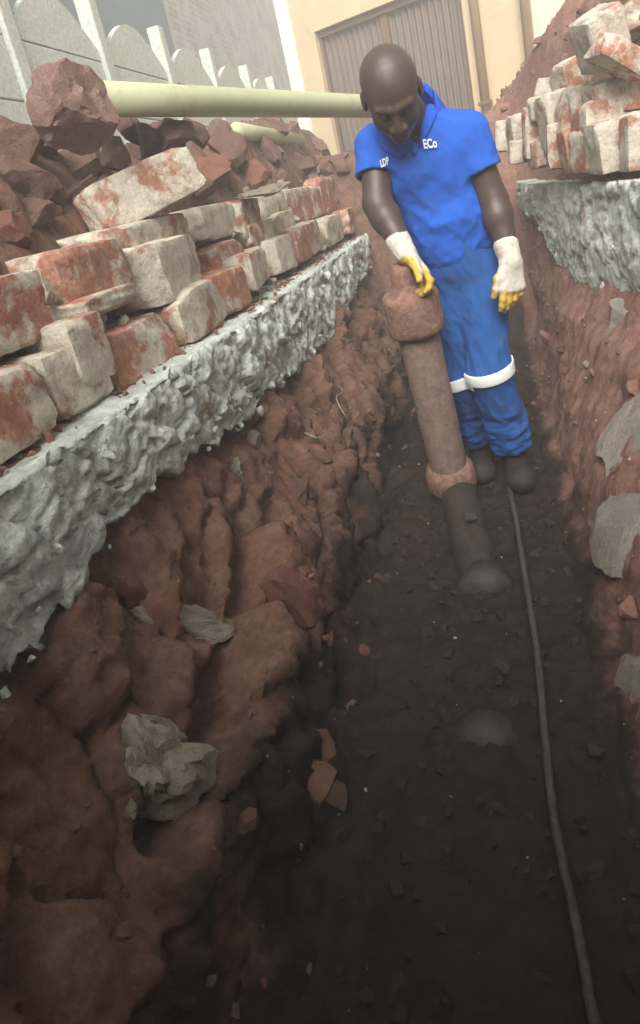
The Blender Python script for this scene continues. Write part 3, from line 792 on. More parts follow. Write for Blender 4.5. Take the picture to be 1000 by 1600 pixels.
def foot_low(r):
    y = r.uniform(0.5, 5.0); t = r.random()**.5
    z = lowL(np.array([y]))[0]*t+Z_L*(1-t)
    return np.array([LEDGE_L-.005+.02*r.random(), y, z-.01])
rubble('footing_rubble', MAT['footing'], 110, foot_low, 0.012, 0.05, 'broken concrete lumps on the face of the left footing', 'concrete', (.8, 1, 1.1))
def foot_lowr(r):
    y = r.uniform(2.2, 4.6); t = .25+.75*r.random()**.5
    z = lowR(np.array([y]))[0]*t+Z_R*(1-t)
    return np.array([float(xr(y))+.005, y, z-.01])
rubble('right_footing_rubble', MAT['concrete'], 70, foot_lowr, 0.012, 0.06, 'broken concrete lumps on the face of the right footing', 'concrete', (.8, 1, 1.1))
def in_wall(r):
    y = r.uniform(0.4, 5.2); z = r.uniform(.92, 1.22); return np.array([-.93-.35*(z-.92)+r.normal()*.015, y, z])
rubble('mortar_rubble', MAT['clod_pale'], 240, in_wall, 0.015, 0.09, 'crumbly mortar between the bricks of the left wall', 'mortar')
crumbs('soil_crumbs', MAT['clod'], 2000, samp([0, 1, 3, 4]), 0.006, 0.03, 'loose red-brown soil crumbs over the banks', 'soil')
crumbs('floor_grit', MAT['mud'], 1500, samp([2]), 0.006, 0.05, 'dark grit and lumps on the trench floor', 'grit')
crumbs('pale_chips', MAT['clod_pale'], 420, samp([2, 3]), 0.004, 0.016, 'pale mortar chips sprinkled on the trench floor and right bank', 'chips')
def wall_top(r):
    y = r.uniform(0.4, 5.4); x = r.uniform(-1.1, -0.83); return np.array([x, y, Z_L+0.012])
crumbs('brick_crumbs', MAT['clod_red'], 700, wall_top, 0.006, 0.03, 'crumbled red brick on top of the left footing', 'brick dust')

# ------------------------------------------------------------------ pipes
pm = lathe_axis('pvc_pipe', at(118, 153, zc=2.08), at(672, 169, zc=4.0), [(0, .055), (.6, .055), (1.2, .055), (1.8, .055), (2.3, .055), (2.55, .055)], 48)
tag(obj('drain_pipe', pm, MAT['pvc']), 'long pale green plastic drain pipe lying across the left rubble heap', 'pipe')
qa, _n = hit(372, 214); qb, _n = hit(470, 226)
pm = lathe_axis('pvc_pipe', qa+np.array([0, 0, .035]), qb+np.array([0, 0, .03]), [(0, .05), (.3, .05), (float(np.linalg.norm(qb-qa)), .05)], 40)
tag(obj('drain_pipe', pm, MAT['pvc']), 'short pale pipe half buried in the heap beneath the long green pipe', 'pipe')

# upright clay pipe held by the worker
B0 = at(709, 762, Y=2.44); B0[2] = max(B0[2], 0.02)
T0 = at(630, 418, Y=2.25)
axis = T0-B0; PL = float(np.linalg.norm(axis)); axis /= PL
up = tag(empty('clay_pipe', tuple(B0)), 'upright mud-stained clay drain pipe with two sockets held by the worker', 'pipe')
def up_part(name, prof, mat, noise, seed):
    me = lathe_axis(name, B0, T0, prof, 48, noise, 16.0, seed)
    me.transform(Matrix.Translation(-Vector(B0)))
    return obj(name, me, mat, up)
RP = 0.074
up_part('barrel', [(0.08, RP)]+[(0.08+(PL-0.26)*i/20, RP) for i in range(1, 21)], MAT['iron'], 0.006, 1.0)
up_part('socket', [(PL-.235, .074), (PL-.232, .098), (PL-.225, .103), (PL-.20, .103), (PL-.17, .100), (PL-.14, .100), (PL-.11, .098), (PL-.095, .094), (PL-.085, .080), (PL-.075, .062), (PL-.05, .050), (PL-.02, .047), (PL, .045), (PL+.010, .040), (PL+.014, .02)], MAT['socket'], 0.020, 4.0)
up_part('socket', [(-.015, .080), (.0, .094), (.03, .102), (.07, .102), (.105, .096), (.125, .078)], MAT['socket'], 0.016, 8.0)

# old drain in the floor, in line with the trench
drain = tag(empty('buried_drain', (-0.14, 1.2, 0)), 'old mud-caked drain run half buried in the trench floor with two raised collars', 'pipe')
def dpart(name, p0, p1, prof, mat, noise, seed, cap=True):
    me = lathe_axis(name, p0, p1, prof, 40, noise, 14, seed, cap)
    me.transform(Matrix.Translation(-Vector((-0.14, 1.2, 0))))
    return obj(name, me, mat, drain)
J = np.array([-0.215, 2.42, 0.035]); K = np.array([-0.13, 1.80, -0.03])
L_ = float(np.linalg.norm(K-J))
dpart('barrel', J, K, [(i*L_/12, .072) for i in range(13)], MAT['old_pipe'], 0.012, 2.0)
dpart('barrel', (-.125, 1.80, -.07), (-.135, .3, -.085), [(i*.12, .068) for i in range(13)], MAT['old_pipe'], 0.012, 3.0)
dpart('collar', (-.125, 1.86, -.035), (-.128, 1.70, -.037), [(0, .070), (.005, .088), (.05, .092), (.085, .09), (.09, .074), (.10, .070)], MAT['old_pipe'], 0.010, 5.0)
dpart('collar', (-.135, 1.245, -.046), (-.137, 1.10, -.048), [(0, .066), (.005, .084), (.04, .088), (.075, .086), (.08, .07), (.09, .066)], MAT['old_pipe'], 0.010, 6.0)
pl = box_mesh('plate', -.02, .02, -.022, .022, -.004, .006, .003)
o = obj('inspection_plate', pl, MAT['cable'], drain); o.location = (-0.155-(-0.14), 2.06-1.2, 0.098); o.rotation_euler = (-.1, 0.1, .2)

# thin conduit along the floor
cp = [(0.0, 2.62, .05), (-0.01, 2.45, .03), (0.0, 2.1, .03), (0.004, 1.75, .03), (0.008, 1.45, .03), (0.0, 1.17, .034), (-.004, .96, .03), (.01, .75, .03), (.02, .5, .03), (.03, .1, .03)]
cp = [(x, y, max(z, drop(x, y, 0.5)+0.006)) for x, y, z in cp]
tag(obj('conduit', tube_path('conduit', cp, .0092, 12, 0.0006), MAT['cable']), 'thin muddy conduit running along the trench floor from the boots', 'conduit')

# wires
def wire(pts, label, dist=0.03):
    W = []
    for px, py in pts:
        q, n = hit(px, py); W.append(q+n*dist)
    tag(obj('wire', tube_path('wire', W, .0016, 6), MAT['wire']), label, 'wire', 'loose wires')
wire([(508, 585), (522, 598), (534, 612), (525, 632), (530, 648), (545, 658), (562, 664)], 'kinked pale wire dangling from the left footing')
wire([(474, 684), (490, 681), (508, 683)], 'short straight wire sticking out of the left bank')
wire([(828, 392), (842, 385), (852, 372)], 'short wire poking from the right bank beside the gloved hand', 0.02)

# ------------------------------------------------------------------ house wall with the corrugated gate
A = np.array([-1.62, 8.95]); Bq = np.array([-0.69, 8.52])
wd = (Bq-A)/np.linalg.norm(Bq-A)
ang = math.atan2(wd[1], wd[0])
def on_wall(px, py):          # distance along the house wall and height, for a picture point
    q = ray(px, py); nrm2 = np.array([-wd[1], wd[0]])
    t = (A@nrm2)/(q[:2]@nrm2)
    P3 = CAM+q*t
    return float((P3[:2]-A)@wd), float(P3[2])
s_gl, z_gt = on_wall(490, 48)
s_gr = 0.5*(on_wall(712, 0)[0]+on_wall(748, 160)[0])
z_gt = 3.10
house = tag(empty('house', (A[0], A[1], 0.9), ang), 'cream plastered house wall behind the trench with corrugated gate opening', 'house')
def hpart(name, s0, s1, d0, d1, z0, z1, mat, bev=0.004):
    me = box_mesh(name, s0, s1, d0, d1, z0-0.9, z1-0.9, bev)
    return obj(name, me, mat, house)
s_p0 = on_wall(455, 70)[0]
hpart('wall', s_gr, s_gr+6.5, 0.0, 0.25, 0.7, 5.2, MAT['plaster'])
hpart('pillar', s_p0+0.07, s_gl, 0.0, 0.25, 0.7, 5.2, MAT['plaster'])
hpart('corner_trim', s_p0-0.12, s_p0+0.07, -0.03, 0.22, 0.7, 5.2, MAT['white_trim'])
hpart('lintel', s_gl, s_gr, 0.003, 0.247, z_gt, 5.2, MAT['plaster'])
s_d2 = on_wall(826, 40)[0]
hpart('panel', s_d2+0.05, s_d2+3.4, -0.025, -0.002, 0.7, 5.0, MAT['plaster_pale'])
gate = tag(empty('corrugated_gate', (A[0], A[1], 0.9), ang), 'double brown corrugated steel gate set in the cream house wall', 'gate')
s_mid = on_wall(594, 40)[0]
def leaf(s0, s1):
    n = int((s1-s0)/0.0085); xs = np.linspace(s0, s1, n)
    yy = 0.13+0.02*np.sin(xs*2*math.pi/0.085)
    V = np.concatenate([np.stack([xs, yy, np.full(n, 0.02)], -1), np.stack([xs, yy, np.full(n, z_gt-0.9-0.02)], -1), np.stack([xs, yy+0.003, np.full(n, 0.02)], -1), np.stack([xs, yy+0.003, np.full(n, z_gt-0.92)], -1)])
    Fc = [(i, i+1, n+i+1, n+i) for i in range(n-1)]+[(2*n+i+1, 2*n+i, 3*n+i, 3*n+i+1) for i in range(n-1)]
    return obj('corrugated_leaf', mesh_from('corrugated_leaf', V, Fc), MAT['corrugated'], gate)
leaf(s_gl+0.04, s_mid-0.05); leaf(s_mid+0.05, s_gr-0.06)
def gpart(name, s0, s1, d0, d1, z0, z1): return obj(name, box_mesh(name, s0, s1, d0, d1, z0-.9, z1-.9, .004), MAT['brown_metal'], gate)
gpart('gate_post', s_mid-0.05, s_mid+0.05, 0.09, 0.17, 0.92, z_gt-0.075)
gpart('gate_frame', s_gl+0.003, s_gr-0.003, 0.06, 0.18, z_gt-0.07, z_gt-0.003)
gpart('gate_frame', s_gr-0.06, s_gr-0.003, 0.07, 0.17, 0.92, z_gt-0.075)
gpart('gate_frame', s_gl+0.003, s_gl+0.04, 0.07, 0.17, 0.92, z_gt-0.075)
def downpipe(px, py, r, label, d=-0.07):
    s = on_wall(px, py)[0]
    dp = tag(empty('downpipe', (A[0]+wd[0]*s, A[1]+wd[1]*s, 0.9), ang), label, 'downpipe', 'downpipes on the house')
    obj('pipe', lathe_axis('pipe', (0, d, 0), (0, d, 4.2), [(0, r), (4.2, r)], 20), MAT['brown_pipe'], dp)
    for z in (0.9, 2.3, 3.6):
        obj('bracket', box_mesh('bracket', -r*1.25, r*1.25, d-r*1.2, -0.027, z, z+.04, .003), MAT['brown_metal'], dp)
downpipe(753, 80, .05, 'brown downpipe on the cream wall just right of the gate')
downpipe(828, 45, .045, 'thin brown downpipe further right, above the soil heap', -0.09)

# ------------------------------------------------------------------ precast fence and neighbour's wall at upper left
XF = -2.4
fence = tag(empty('precast_fence', (XF, 4, 0.9)), 'pale precast concrete fence with arched panels behind the left heap', 'fence')
posts_y = [1.7, 2.75, 3.8, 4.65+0.2, 5.95, 7.1, 8.3, 9.4]
def arch_panel(y0, y1):
    ny = 18; ys = np.linspace(y0+0.06, y1-0.06, ny)
    for k, (z0, z1) in enumerate([(0.0, .38), (.39, .77), (.78, 1.16), (1.17, 1.5)]):
        me = box_mesh('slab', -.022, .022, y0+0.055-4, y1-0.055-4, z0, z1, .006); obj('slab', me, MAT['cement'], fence)
    t = np.linspace(0, 1, ny); top = 1.58+0.26*np.sin(np.pi*t)
    V = []
    for x in (-.022, .022):
        V += [(x, y-4, 1.51) for y in ys]+[(x, y-4, z) for y, z in zip(ys, top)]
    Fc = []
    for i in range(ny-1):
        Fc.append((i+1, i, ny+i, ny+i+1)); Fc.append((2*ny+i, 2*ny+i+1, 3*ny+i+1, 3*ny+i)); Fc.append((ny+i, 3*ny+i, 3*ny+i+1, ny+i+1))
        Fc.append((i, i+1, 2*ny+i+1, 2*ny+i))
    Fc.append((0, 2*ny, 3*ny, ny)); Fc.append((ny-1, 2*ny-1, 4*ny-1, 3*ny-1))
    obj('arched_slab', mesh_from('arched_slab', V, Fc, False), MAT['cement'], fence)
for a, b in zip(posts_y[:-1], posts_y[1:]): arch_panel(a, b)
pmesh = box_mesh('post', -.055, .055, -.055, .055, -.2, 1.92, .012)
for y in posts_y:
    o = obj('post', pmesh, MAT['cement'], fence); o.location = (0, y-4, 0)
nb = tag(empty('neighbour_house', (-3.6, 8, 0.9)), 'whitewashed brick house with a blue-grey gable beyond the precast fence', 'house')
s0 = at(258, 20, X=-3.6)[1]
obj('brick_wall', box_mesh('brick_wall', -.2, 0.0, s0-8, 16-8, -.2, 6.0, .003), MAT['whitewash'], nb)
obj('gable_wall', box_mesh('gable_wall', -3.4, .012, s0-8-14, s0-8-.01, -.2, 7.5, .003), MAT['slate'], nb)
obj('eave_board', box_mesh('eave_board', -.45, .25, s0-8-.1, 16-8, 5.85, 5.97, .01), MAT['white_trim'], nb)

# ------------------------------------------------------------------ the worker (signed-distance modelling, meshed by surface nets)
class Field:
    def __init__(s, lo, hi, h):
        s.lo = np.array(lo, float); s.h = h
        s.n = np.ceil((np.array(hi)-s.lo)/h).astype(int)+1
        s.D = np.full(s.n, 0.2, dtype=np.float32)
    def sub(s, lo, hi):
        a = np.clip(np.floor((np.array(lo)-s.lo)/s.h).astype(int), 0, s.n); b = np.clip(np.ceil((np.array(hi)-s.lo)/s.h).astype(int)+1, 0, s.n)
        if (b <= a).any(): return None, None
        g = np.stack(np.meshgrid(*[s.lo[i]+s.h*np.arange(a[i], b[i]) for i in range(3)], indexing='ij'), -1)
        return (slice(a[0], b[0]), slice(a[1], b[1]), slice(a[2], b[2])), g
    def add(s, fn, lo, hi, k=0.02, op='u'):
        m = 0.06+k
        sl_, g = s.sub(np.array(lo)-m, np.array(hi)+m)
        if sl_ is None: return s
        d = fn(g).astype(np.float32); D = s.D[sl_]
        if op == 'u':
            hh = np.clip(0.5+0.5*(D-d)/k, 0, 1); s.D[sl_] = D*(1-hh)+d*hh-k*hh*(1-hh)
        elif op == 's':
            hh = np.clip(0.5-0.5*(D+d)/k, 0, 1); s.D[sl_] = D*(1-hh)+(-d)*hh+k*hh*(1-hh)
        elif op == 'i':
            s.D[sl_] = np.maximum(D, d)
        return s
    def cap(s, a, b, ra, rb, k=0.02, op='u', flat=None):
        a = np.array(a, float); b = np.array(b, float); ab = b-a; L2 = ab@ab
        def fn(g):
            t = np.clip(((g-a)@ab)/L2, 0, 1)
            return np.linalg.norm(g-(a+t[..., None]*ab), axis=-1)-(ra+(rb-ra)*t)
        R = max(ra, rb)
        return s.add(fn, np.minimum(a, b)-R, np.maximum(a, b)+R, k, op)
    def ell(s, c, r, rot=None, k=0.02, op='u'):
        c = np.array(c, float); r = np.array(r, float)
        Rm = np.array(rot) if rot is not None else np.eye(3)
        def fn(g):
            q = (g-c)@Rm
            k0 = np.linalg.norm(q/r, axis=-1); k1 = np.linalg.norm(q/(r*r), axis=-1)
            return k0*(k0-1)/np.maximum(k1, 1e-6)
        R = r.max()
        return s.add(fn, c-R, c+R, k, op)
    def mesh(s):
        D = s.D; ins = D < 0; n = np.array(D.shape)
        cnt = np.zeros(n-1, dtype=np.float32); acc = np.zeros((*(n-1), 3), dtype=np.float32)
        corner = [(i, j, k) for i in (0, 1) for j in (0, 1) for k in (0, 1)]
        def cs(c): return tuple(slice(c[i], c[i]+n[i]-1) for i in range(3))
        for a in corner:
            for ax in range(3):
                if a[ax]: continue
                b = list(a); b[ax] = 1
                da = D[cs(a)]; db = D[cs(b)]
                x = (da < 0) != (db < 0)
                t = np.where(x, da/np.where(x, da-db, 1), 0)
                for i in range(3):
                    acc[..., i] += np.where(x, a[i]+(t if i == ax else 0), 0)
                cnt += x
        act = cnt > 0
        vid = np.full(act.shape, -1, dtype=np.int64); vid[act] = np.arange(act.sum())
        ii = np.argwhere(act)
        V = s.lo+s.h*(ii+acc[act]/cnt[act][:, None])
        Q = []
        for ax in range(3):
            u, v = [(1, 2), (2, 0), (0, 1)][ax]
            sA = [slice(None)]*3; sB = [slice(None)]*3
            sA[ax] = slice(0, n[ax]-1); sB[ax] = slice(1, n[ax])
            ia = ins[tuple(sA)]; ib = ins[tuple(sB)]
            e = np.argwhere(ia != ib)
            e = e[(e[:, u] > 0) & (e[:, v] > 0) & (e[:, u] < n[u]-1) & (e[:, v] < n[v]-1)]
            fl_ = ia[tuple(e.T)]
            c = []
            for du_, dv_ in ((1, 1), (0, 1), (0, 0), (1, 0)):
                q = e.copy(); q[:, u] -= du_; q[:, v] -= dv_; c.append(vid[tuple(q.T)])
            q = np.stack(c, 1); q[~fl_] = q[~fl_][:, ::-1]
            Q.append(q)
        Q = np.concatenate(Q); Q = Q[(Q >= 0).all(1)]
        return V, Q

def vnormals(V, Q):
    fn_ = np.cross(V[Q[:, 2]]-V[Q[:, 0]], V[Q[:, 3]]-V[Q[:, 1]])
    Nn = np.zeros_like(V)
    for i in range(4): np.add.at(Nn, Q[:, i], fn_)
    return Nn/(np.linalg.norm(Nn, axis=1)[:, None]+1e-12)
def relax(V, Q, it=2, lam=0.5):
    for _ in range(it):
        S = np.zeros_like(V); c = np.zeros(len(V))
        for i in range(4):
            np.add.at(S, Q[:, i], V[Q[:, (i+1) % 4]]+V[Q[:, (i+3) % 4]]); np.add.at(c, Q[:, i], 2)
        V = V*(1-lam)+lam*S/np.maximum(c, 1)[:, None]
    return V

Jn = {}
def J_(name, px, py, Y): Jn[name] = at(px, py, Y=Y)
J_('pelvis', 722, 412, 2.52); J_('waist', 700, 350, 2.49); J_('chest', 664, 262, 2.45)
J_('shL', 729, 212, 2.44); J_('shR', 588, 232, 2.40); J_('neck', 641, 176, 2.44)
J_('elL', 770, 312, 2.43); J_('wrL', 796, 398, 2.37); J_('elR', 590, 318, 2.33); J_('wrR', 632, 390, 2.24)
J_('hipL', 748, 425, 2.51); J_('hipR', 703, 428, 2.53)
J_('knL', 764, 580, 2.45); J_('anL', 800, 692, 2.55); J_('knR', 724, 590, 2.54); J_('anR', 748, 680, 2.68)
J_('head', 611, 143, 2.22)
foot_base = np.array([-0.03, 2.55, 0.0])
person = tag(empty('person', tuple(foot_base)), 'bald worker in blue overalls and gloves standing in the trench looking down', 'person')
def ppart(name, V, Q, mats, parent=None):
    me = mesh_from(name, V-foot_base, Q)
    for m in (mats if isinstance(mats, (list, tuple)) else [mats]): me.materials.append(m)
    return obj(name, me, None, parent or person)

# head frame: face looks along -y of the frame, bowed forward
HB = math.radians(46)
Hrot = np.array(Euler((HB, math.radians(-3), math.radians(4)), 'XYZ').to_matrix())
HC = Jn['head']
def H(x, y, z): return HC+Hrot@np.array([x, y, z])
body = Field((-0.50, 1.95, 0.82), (0.28, 2.70, 1.80), 0.0042)
# torso core (only its neckline is seen) and neck
body.cap(Jn['chest']+[0, .01, .02], Jn['waist'], .115, .10, .03)
body.cap(Jn['shL']*.75+Jn['neck']*.25, Jn['shR']*.75+Jn['neck']*.25, .05, .05, .03)
body.cap(Jn['neck']+[0, .02, -.06], H(0, .035, -.05), .078, .070, .03)
# skull, face, jaw
body.ell(H(0, .022, .035), (.087, .097, .085), Hrot, .02)
body.ell(H(0, -.030, -.010), (.075, .068, .085), Hrot, .03)
body.ell(H(0, -.045, -.070), (.059, .052, .058), Hrot, .03)
body.ell(H(0, -.082, -.108), (.024, .020, .020), Hrot, .02)
for sx in (-1, 1):
    body.ell(H(sx*.045, -.060, -.045), (.024, .022, .026), Hrot, .02)     # cheek
    body.cap(H(sx*.012, -.093, .012), H(sx*.050, -.078, .012), .011, .010, .012)   # brow
    body.ell(H(sx*.032, -.098, -.012), (.017, .012, .011), Hrot, .012, 's')  # socket
    body.ell(H(sx*.032, -.083, -.013), (.014, .012, .011), Hrot, .004)     # lid
    body.ell(H(sx*.016, -.106, -.050), (.013, .013, .010), Hrot, .008)     # nostril wing
    body.ell(H(sx*.089, .015, -.022), (.011, .022, .034), Hrot, .008)      # ear
    body.ell(H(sx*.098, .008, -.018), (.006, .011, .018), Hrot, .006, 's')
body.cap(H(0, -.096, .000), H(0, -.114, -.045), .009, .013, .012)          # nose
body.cap(H(-.020, -.096, -.078), H(.020, -.096, -.078), .008, .008, .008)  # lips
body.cap(H(-.018, -.094, -.091), H(.018, -.094, -.091), .009, .009, .006)
body.cap(H(-.024, -.106, -.0845), H(.024, -.106, -.0845), .0025, .0025, .003, 's')
# arms
def arm(f, sh, el, wr, r0, r1, r2, k=.02):
    f.cap(sh, el, r0, r1, k)
    mid = el+(wr-el)*.3
    f.cap(el, mid, r1, r1*1.04, k); f.cap(mid, wr, r1*1.04, r2, k)
arm(body, Jn['shL'], Jn['elL'], Jn['wrL'], .060, .049, .033)
arm(body, Jn['shR'], Jn['elR'], Jn['wrR'], .060, .049, .033)
V, Q = body.mesh(); V = relax(V, Q, 1, .4)
bobj = ppart('body', V, Q, [MAT['skin'], MAT['lips']])
fcn = (V[Q].mean(1)-HC)@Hrot
lipm = (np.abs(fcn[:, 0]) < .026) & (np.abs(fcn[:, 2]+.085) < .016) & (fcn[:, 1] < -.092)
bobj.data.polygons.foreach_set('material_index', lipm.astype(np.int32))
# eyebrows / stubble are too faint to show; eyes are lowered lids

# shirt
sh = Field((-0.50, 2.15, 0.86), (0.24, 2.78, 1.62), 0.0062)
def perp(a, b, t): return a+(b-a)*t
tx = (Jn['shL']-Jn['shR']); tx /= np.linalg.norm(tx)
tz = Jn['neck']-Jn['pelvis']; tz /= np.linalg.norm(tz)
ty = np.cross(tz, tx); ty /= np.linalg.norm(ty); tx = np.cross(ty, tz)
TR = np.stack([tx, ty, tz], 1)
sh.ell(perp(Jn['chest'], Jn['neck'], .12), (.185, .118, .17), TR, .03)
sh.ell(Jn['waist']+[0, -.005, .02], (.158, .122, .19), TR, .06)
sh.ell(Jn['pelvis']+[0, 0, .065], (.150, .118, .11), TR, .04)
sh.cap(Jn['shR']+[.02, 0, -.01], Jn['neck']+[-.02, .01, -.06], .070, .072, .05)
sh.cap(Jn['shL']+[-.02, 0, -.01], Jn['neck']+[.02, .01, -.06], .070, .072, .05)
def sleeve(a, e, t, r0, r1):
    d = (e-a); end = a+d*t; L = np.linalg.norm(d)*t; ax = d/np.linalg.norm(d)
    def fn(g):
        q = (g-a)@ax; tt = np.clip(q/L, 0, 1)
        rad = np.linalg.norm(g-(a+(np.clip(q, 0, None))[..., None]*ax), axis=-1)
        outer = np.maximum(rad-(r0+(r1-r0)*tt), q-L)
        inner = np.maximum(rad-(r1-.012), (L-.035)-q)
        return np.maximum(outer, -inner)
    sh.add(fn, np.minimum(a, end)-r0, np.maximum(a, end)+r0, .03)
sleeve(Jn['shL'], Jn['elL'], .56, .076, .074)
sleeve(Jn['shR'], Jn['elR'], .50, .074, .072)
# neckline: round opening at the neck and a V down the front
nk = Jn['neck']
sh.cap(nk+tz*-.02, nk+tz*.14-ty*.05, .062, .075, .006, 's')
vb = nk-tz*.115-ty*.12-tx*.012
def vcut(g):
    q = g-vb
    x = q@tx; y = q@ty; z = q@tz
    return np.maximum(np.maximum(np.abs(x)-np.clip(z, 0, 1)*.42, -z), y-.045)
sh.add(vcut, vb-[.1, .1, .02], vb+[.1, .1, .16], .004, 's')
# hem: shirt ends on the hips in a slanting line
ha = at(683, 428, Y=2.42); hb = at(772, 385, Y=2.42)
hd = (hb-ha)/np.linalg.norm(hb-ha); hn = np.cross(hd, [0, 1, 0]); hn /= np.linalg.norm(hn)
if hn[2] > 0: hn = -hn
def hem(g): return (g-ha)@hn
sh.D = np.maximum(sh.D, hem(np.stack(np.meshgrid(*[sh.lo[i]+sh.h*np.arange(sh.n[i]) for i in range(3)], indexing='ij'), -1)).astype(np.float32))
V, Q = sh.mesh(); V = relax(V, Q, 2, .5); Nn = vnormals(V, Q)
loc = (V-Jn['chest'])@TR
fold = fbm(np.stack([loc[:, 0]*6+loc[:, 2]*3.5, loc[:, 1]*5, loc[:, 2]*3-loc[:, 0]*2], -1)+2.2, 3, ridged=True)
low_ = sstep(.05, -.25, loc[:, 2])
drape = fbm(np.stack([loc[:, 0]*9-loc[:, 2]*5, loc[:, 1]*6, loc[:, 2]*9], -1)+8.1, 3, ridged=True)
V = V+Nn*((fold-.2)*.026+(drape-.2)*.020*(.2+.8*low_))[:, None]
shirt = ppart('shirt', V, Q, MAT['shirt'])
SBVH = BVHTree.FromPolygons([Vector(v) for v in V], Q.tolist())

# collar: folded fall around the neck, open at the front
co = Field((-0.36, 2.20, 1.28), (0.06, 2.66, 1.66), 0.0038)
ca = nk-tz*.045+ty*.012; cax = tz*.94-ty*.34; cax /= np.linalg.norm(cax)
def collar(g):
    q = g-ca; h = q@cax; rad = np.linalg.norm(q-h[..., None]*cax, axis=-1)
    R = .112-.30*np.clip(h, -.03, .14)
    sh_ = np.abs(rad-R)*.94-.010
    d = np.maximum(sh_, np.maximum(h-.10, -.022-h))
    x = q@tx; y = q@ty
    open_ = np.abs(x)-.052-.40*np.clip(h+.02, 0, 1)      # gap at the front
    return np.maximum(d, np.where(y < 0, -open_, -1.0))
co.add(collar, ca-.16, ca+.16, .004)
V, Q = co.mesh(); V = relax(V, Q, 1, .5)
ppart('collar', V, Q, MAT['collar'])
def strip_on(bv, pts, w_, off, name, mat, parent):
    """a flat cloth strip lying on the shirt, given by its two edges as picture points"""
    A_, B_ = pts; n = 14; m = 6; Vv = []
    def interp(P, t):
        P = np.array(P, float); s_ = np.linspace(0, 1, len(P)); return np.array([np.interp(t, s_, P[:, 0]), np.interp(t, s_, P[:, 1])])
    lastd = None
    for i in range(n):
        for j in range(m):
            q = interp(A_, i/(n-1))*(1-j/(m-1))+interp(B_, i/(n-1))*(j/(m-1))
            d = Vector(ray(*q)).normalized(); h = bv.ray_cast(Vector(CAM), d)
            dist = h[3] if h[0] else lastd
            if dist is None: dist = 2.3
            lastd = dist
            Vv.append(np.array(Vector(CAM)+d*(dist-off)))
    Fc = [(i*m+j, i*m+j+1, (i+1)*m+j+1, (i+1)*m+j) for i in range(n-1) for j in range(m-1)]
    me = mesh_from(name, np.array(Vv)-foot_base, Fc)
    o = obj(name, me, mat, parent)
    md = o.modifiers.new('thick', 'SOLIDIFY'); md.thickness = 0.005; md.offset = 0
    return o

strip_on(SBVH, ([(664, 168), (656, 205), (643, 238)], [(685, 172), (672, 203), (648, 243)]), 0, .006, 'collar_flap', MAT['collar'], shirt)
strip_on(SBVH, ([(596, 196), (612, 220), (637, 240)], [(584, 212), (600, 236), (627, 249)]), 0, .006, 'collar_flap', MAT['collar'], shirt)
# trousers with legs, hems and knee tape
tr = Field((-0.32, 2.20, 0.02), (0.24, 2.85, 1.10), 0.0065)
tr.ell(Jn['pelvis']+[0, 0, .03], (.140, .110, .13), TR, .03)
tr.cap(Jn['pelvis']+[0, 0, .02], Jn['waist'], .115, .11, .03)
def leg(f, hip, kn, an, r0, r1, r2):
    f.cap(hip, kn, r0, r1, .03); f.cap(kn, an, r1, r2, .03)
leg(tr, Jn['hipL'], Jn['knL'], Jn['anL'], .094, .080, .082)
leg(tr, Jn['hipR'], Jn['knR'], Jn['anR'], .092, .078, .078)
for kn, an, r2 in ((Jn['knL'], Jn['anL'], .082), (Jn['knR'], Jn['anR'], .078)):
    ax = (an-kn)/np.linalg.norm(an-kn)
    def cut(g, an=an, ax=ax): return np.maximum(-((g-an)@ax), np.linalg.norm(g-(an+ax*.06), axis=-1)-.125)
    tr.add(cut, an-.2, an+.2, .004, 's')
LEGD = tr.D.copy()
V, Q = tr.mesh(); V = relax(V, Q, 2, .5); Nn = vnormals(V, Q)
f1 = fbm(np.stack([V[:, 0]*9, V[:, 1]*9, V[:, 2]*5+V[:, 0]*6], -1)+4.4, 3, ridged=True)
f2 = fbm(np.stack([V[:, 0]*7, V[:, 1]*7, V[:, 2]*17], -1)+1.4, 3, ridged=True)
lowl = sstep(.45, .15, V[:, 2])
V = V+Nn*((f1-.2)*.030+(f2-.2)*.034*lowl)[:, None]
trs = ppart('trousers', V, Q, MAT['trousers'])
def upsample(D, ax):
    D = np.moveaxis(D, ax, 0); out = np.empty((2*D.shape[0]-1, *D.shape[1:]), dtype=D.dtype)
    out[::2] = D; out[1::2] = .5*(D[:-1]+D[1:]); return np.moveaxis(out, 0, ax)
def tape(hip, kn, an, pxl, pxr, Yp):
    c = (at(*pxl, Y=Yp)+at(*pxr, Y=Yp))/2
    e = at(*pxr, Y=Yp)-at(*pxl, Y=Yp); e /= np.linalg.norm(e)
    n = np.cross(e, [0, 1, .15]); n /= np.linalg.norm(n)
    k0 = int((c[2]-.13-tr.lo[2])/tr.h); k1 = int((c[2]+.13-tr.lo[2])/tr.h)
    D = LEGD[:, :, k0:k1]
    for ax in range(3): D = upsample(D, ax)
    lo = tr.lo+np.array([0, 0, k0*tr.h]); h = tr.h/2
    f = Field(lo, lo+h, h); f.n = np.array(D.shape)
    g = np.stack(np.meshgrid(*[lo[i]+h*np.arange(D.shape[i]) for i in range(3)], indexing='ij'), -1).astype(np.float32)
    side = (g-(Jn['knL']+Jn['knR'])/2)@np.array([1, -.35, 0])
    s_ = -side if kn is Jn['knL'] else side
    f.D = np.maximum.reduce([D-.0105, np.abs((g-c)@n)-.024, np.linalg.norm(g-c, axis=-1)-.15, s_-.02, -(D-.002)]).astype(np.float32)
    V, Q = f.mesh(); V = relax(V, Q, 2, .5); ppart('reflective_tape', V, Q, MAT['tape'])
tape(Jn['hipL'], Jn['knL'], Jn['anL'], (735, 592), (803, 574), 2.42)
tape(Jn['hipR'], Jn['knR'], Jn['anR'], (700, 606), (737, 588), 2.48)

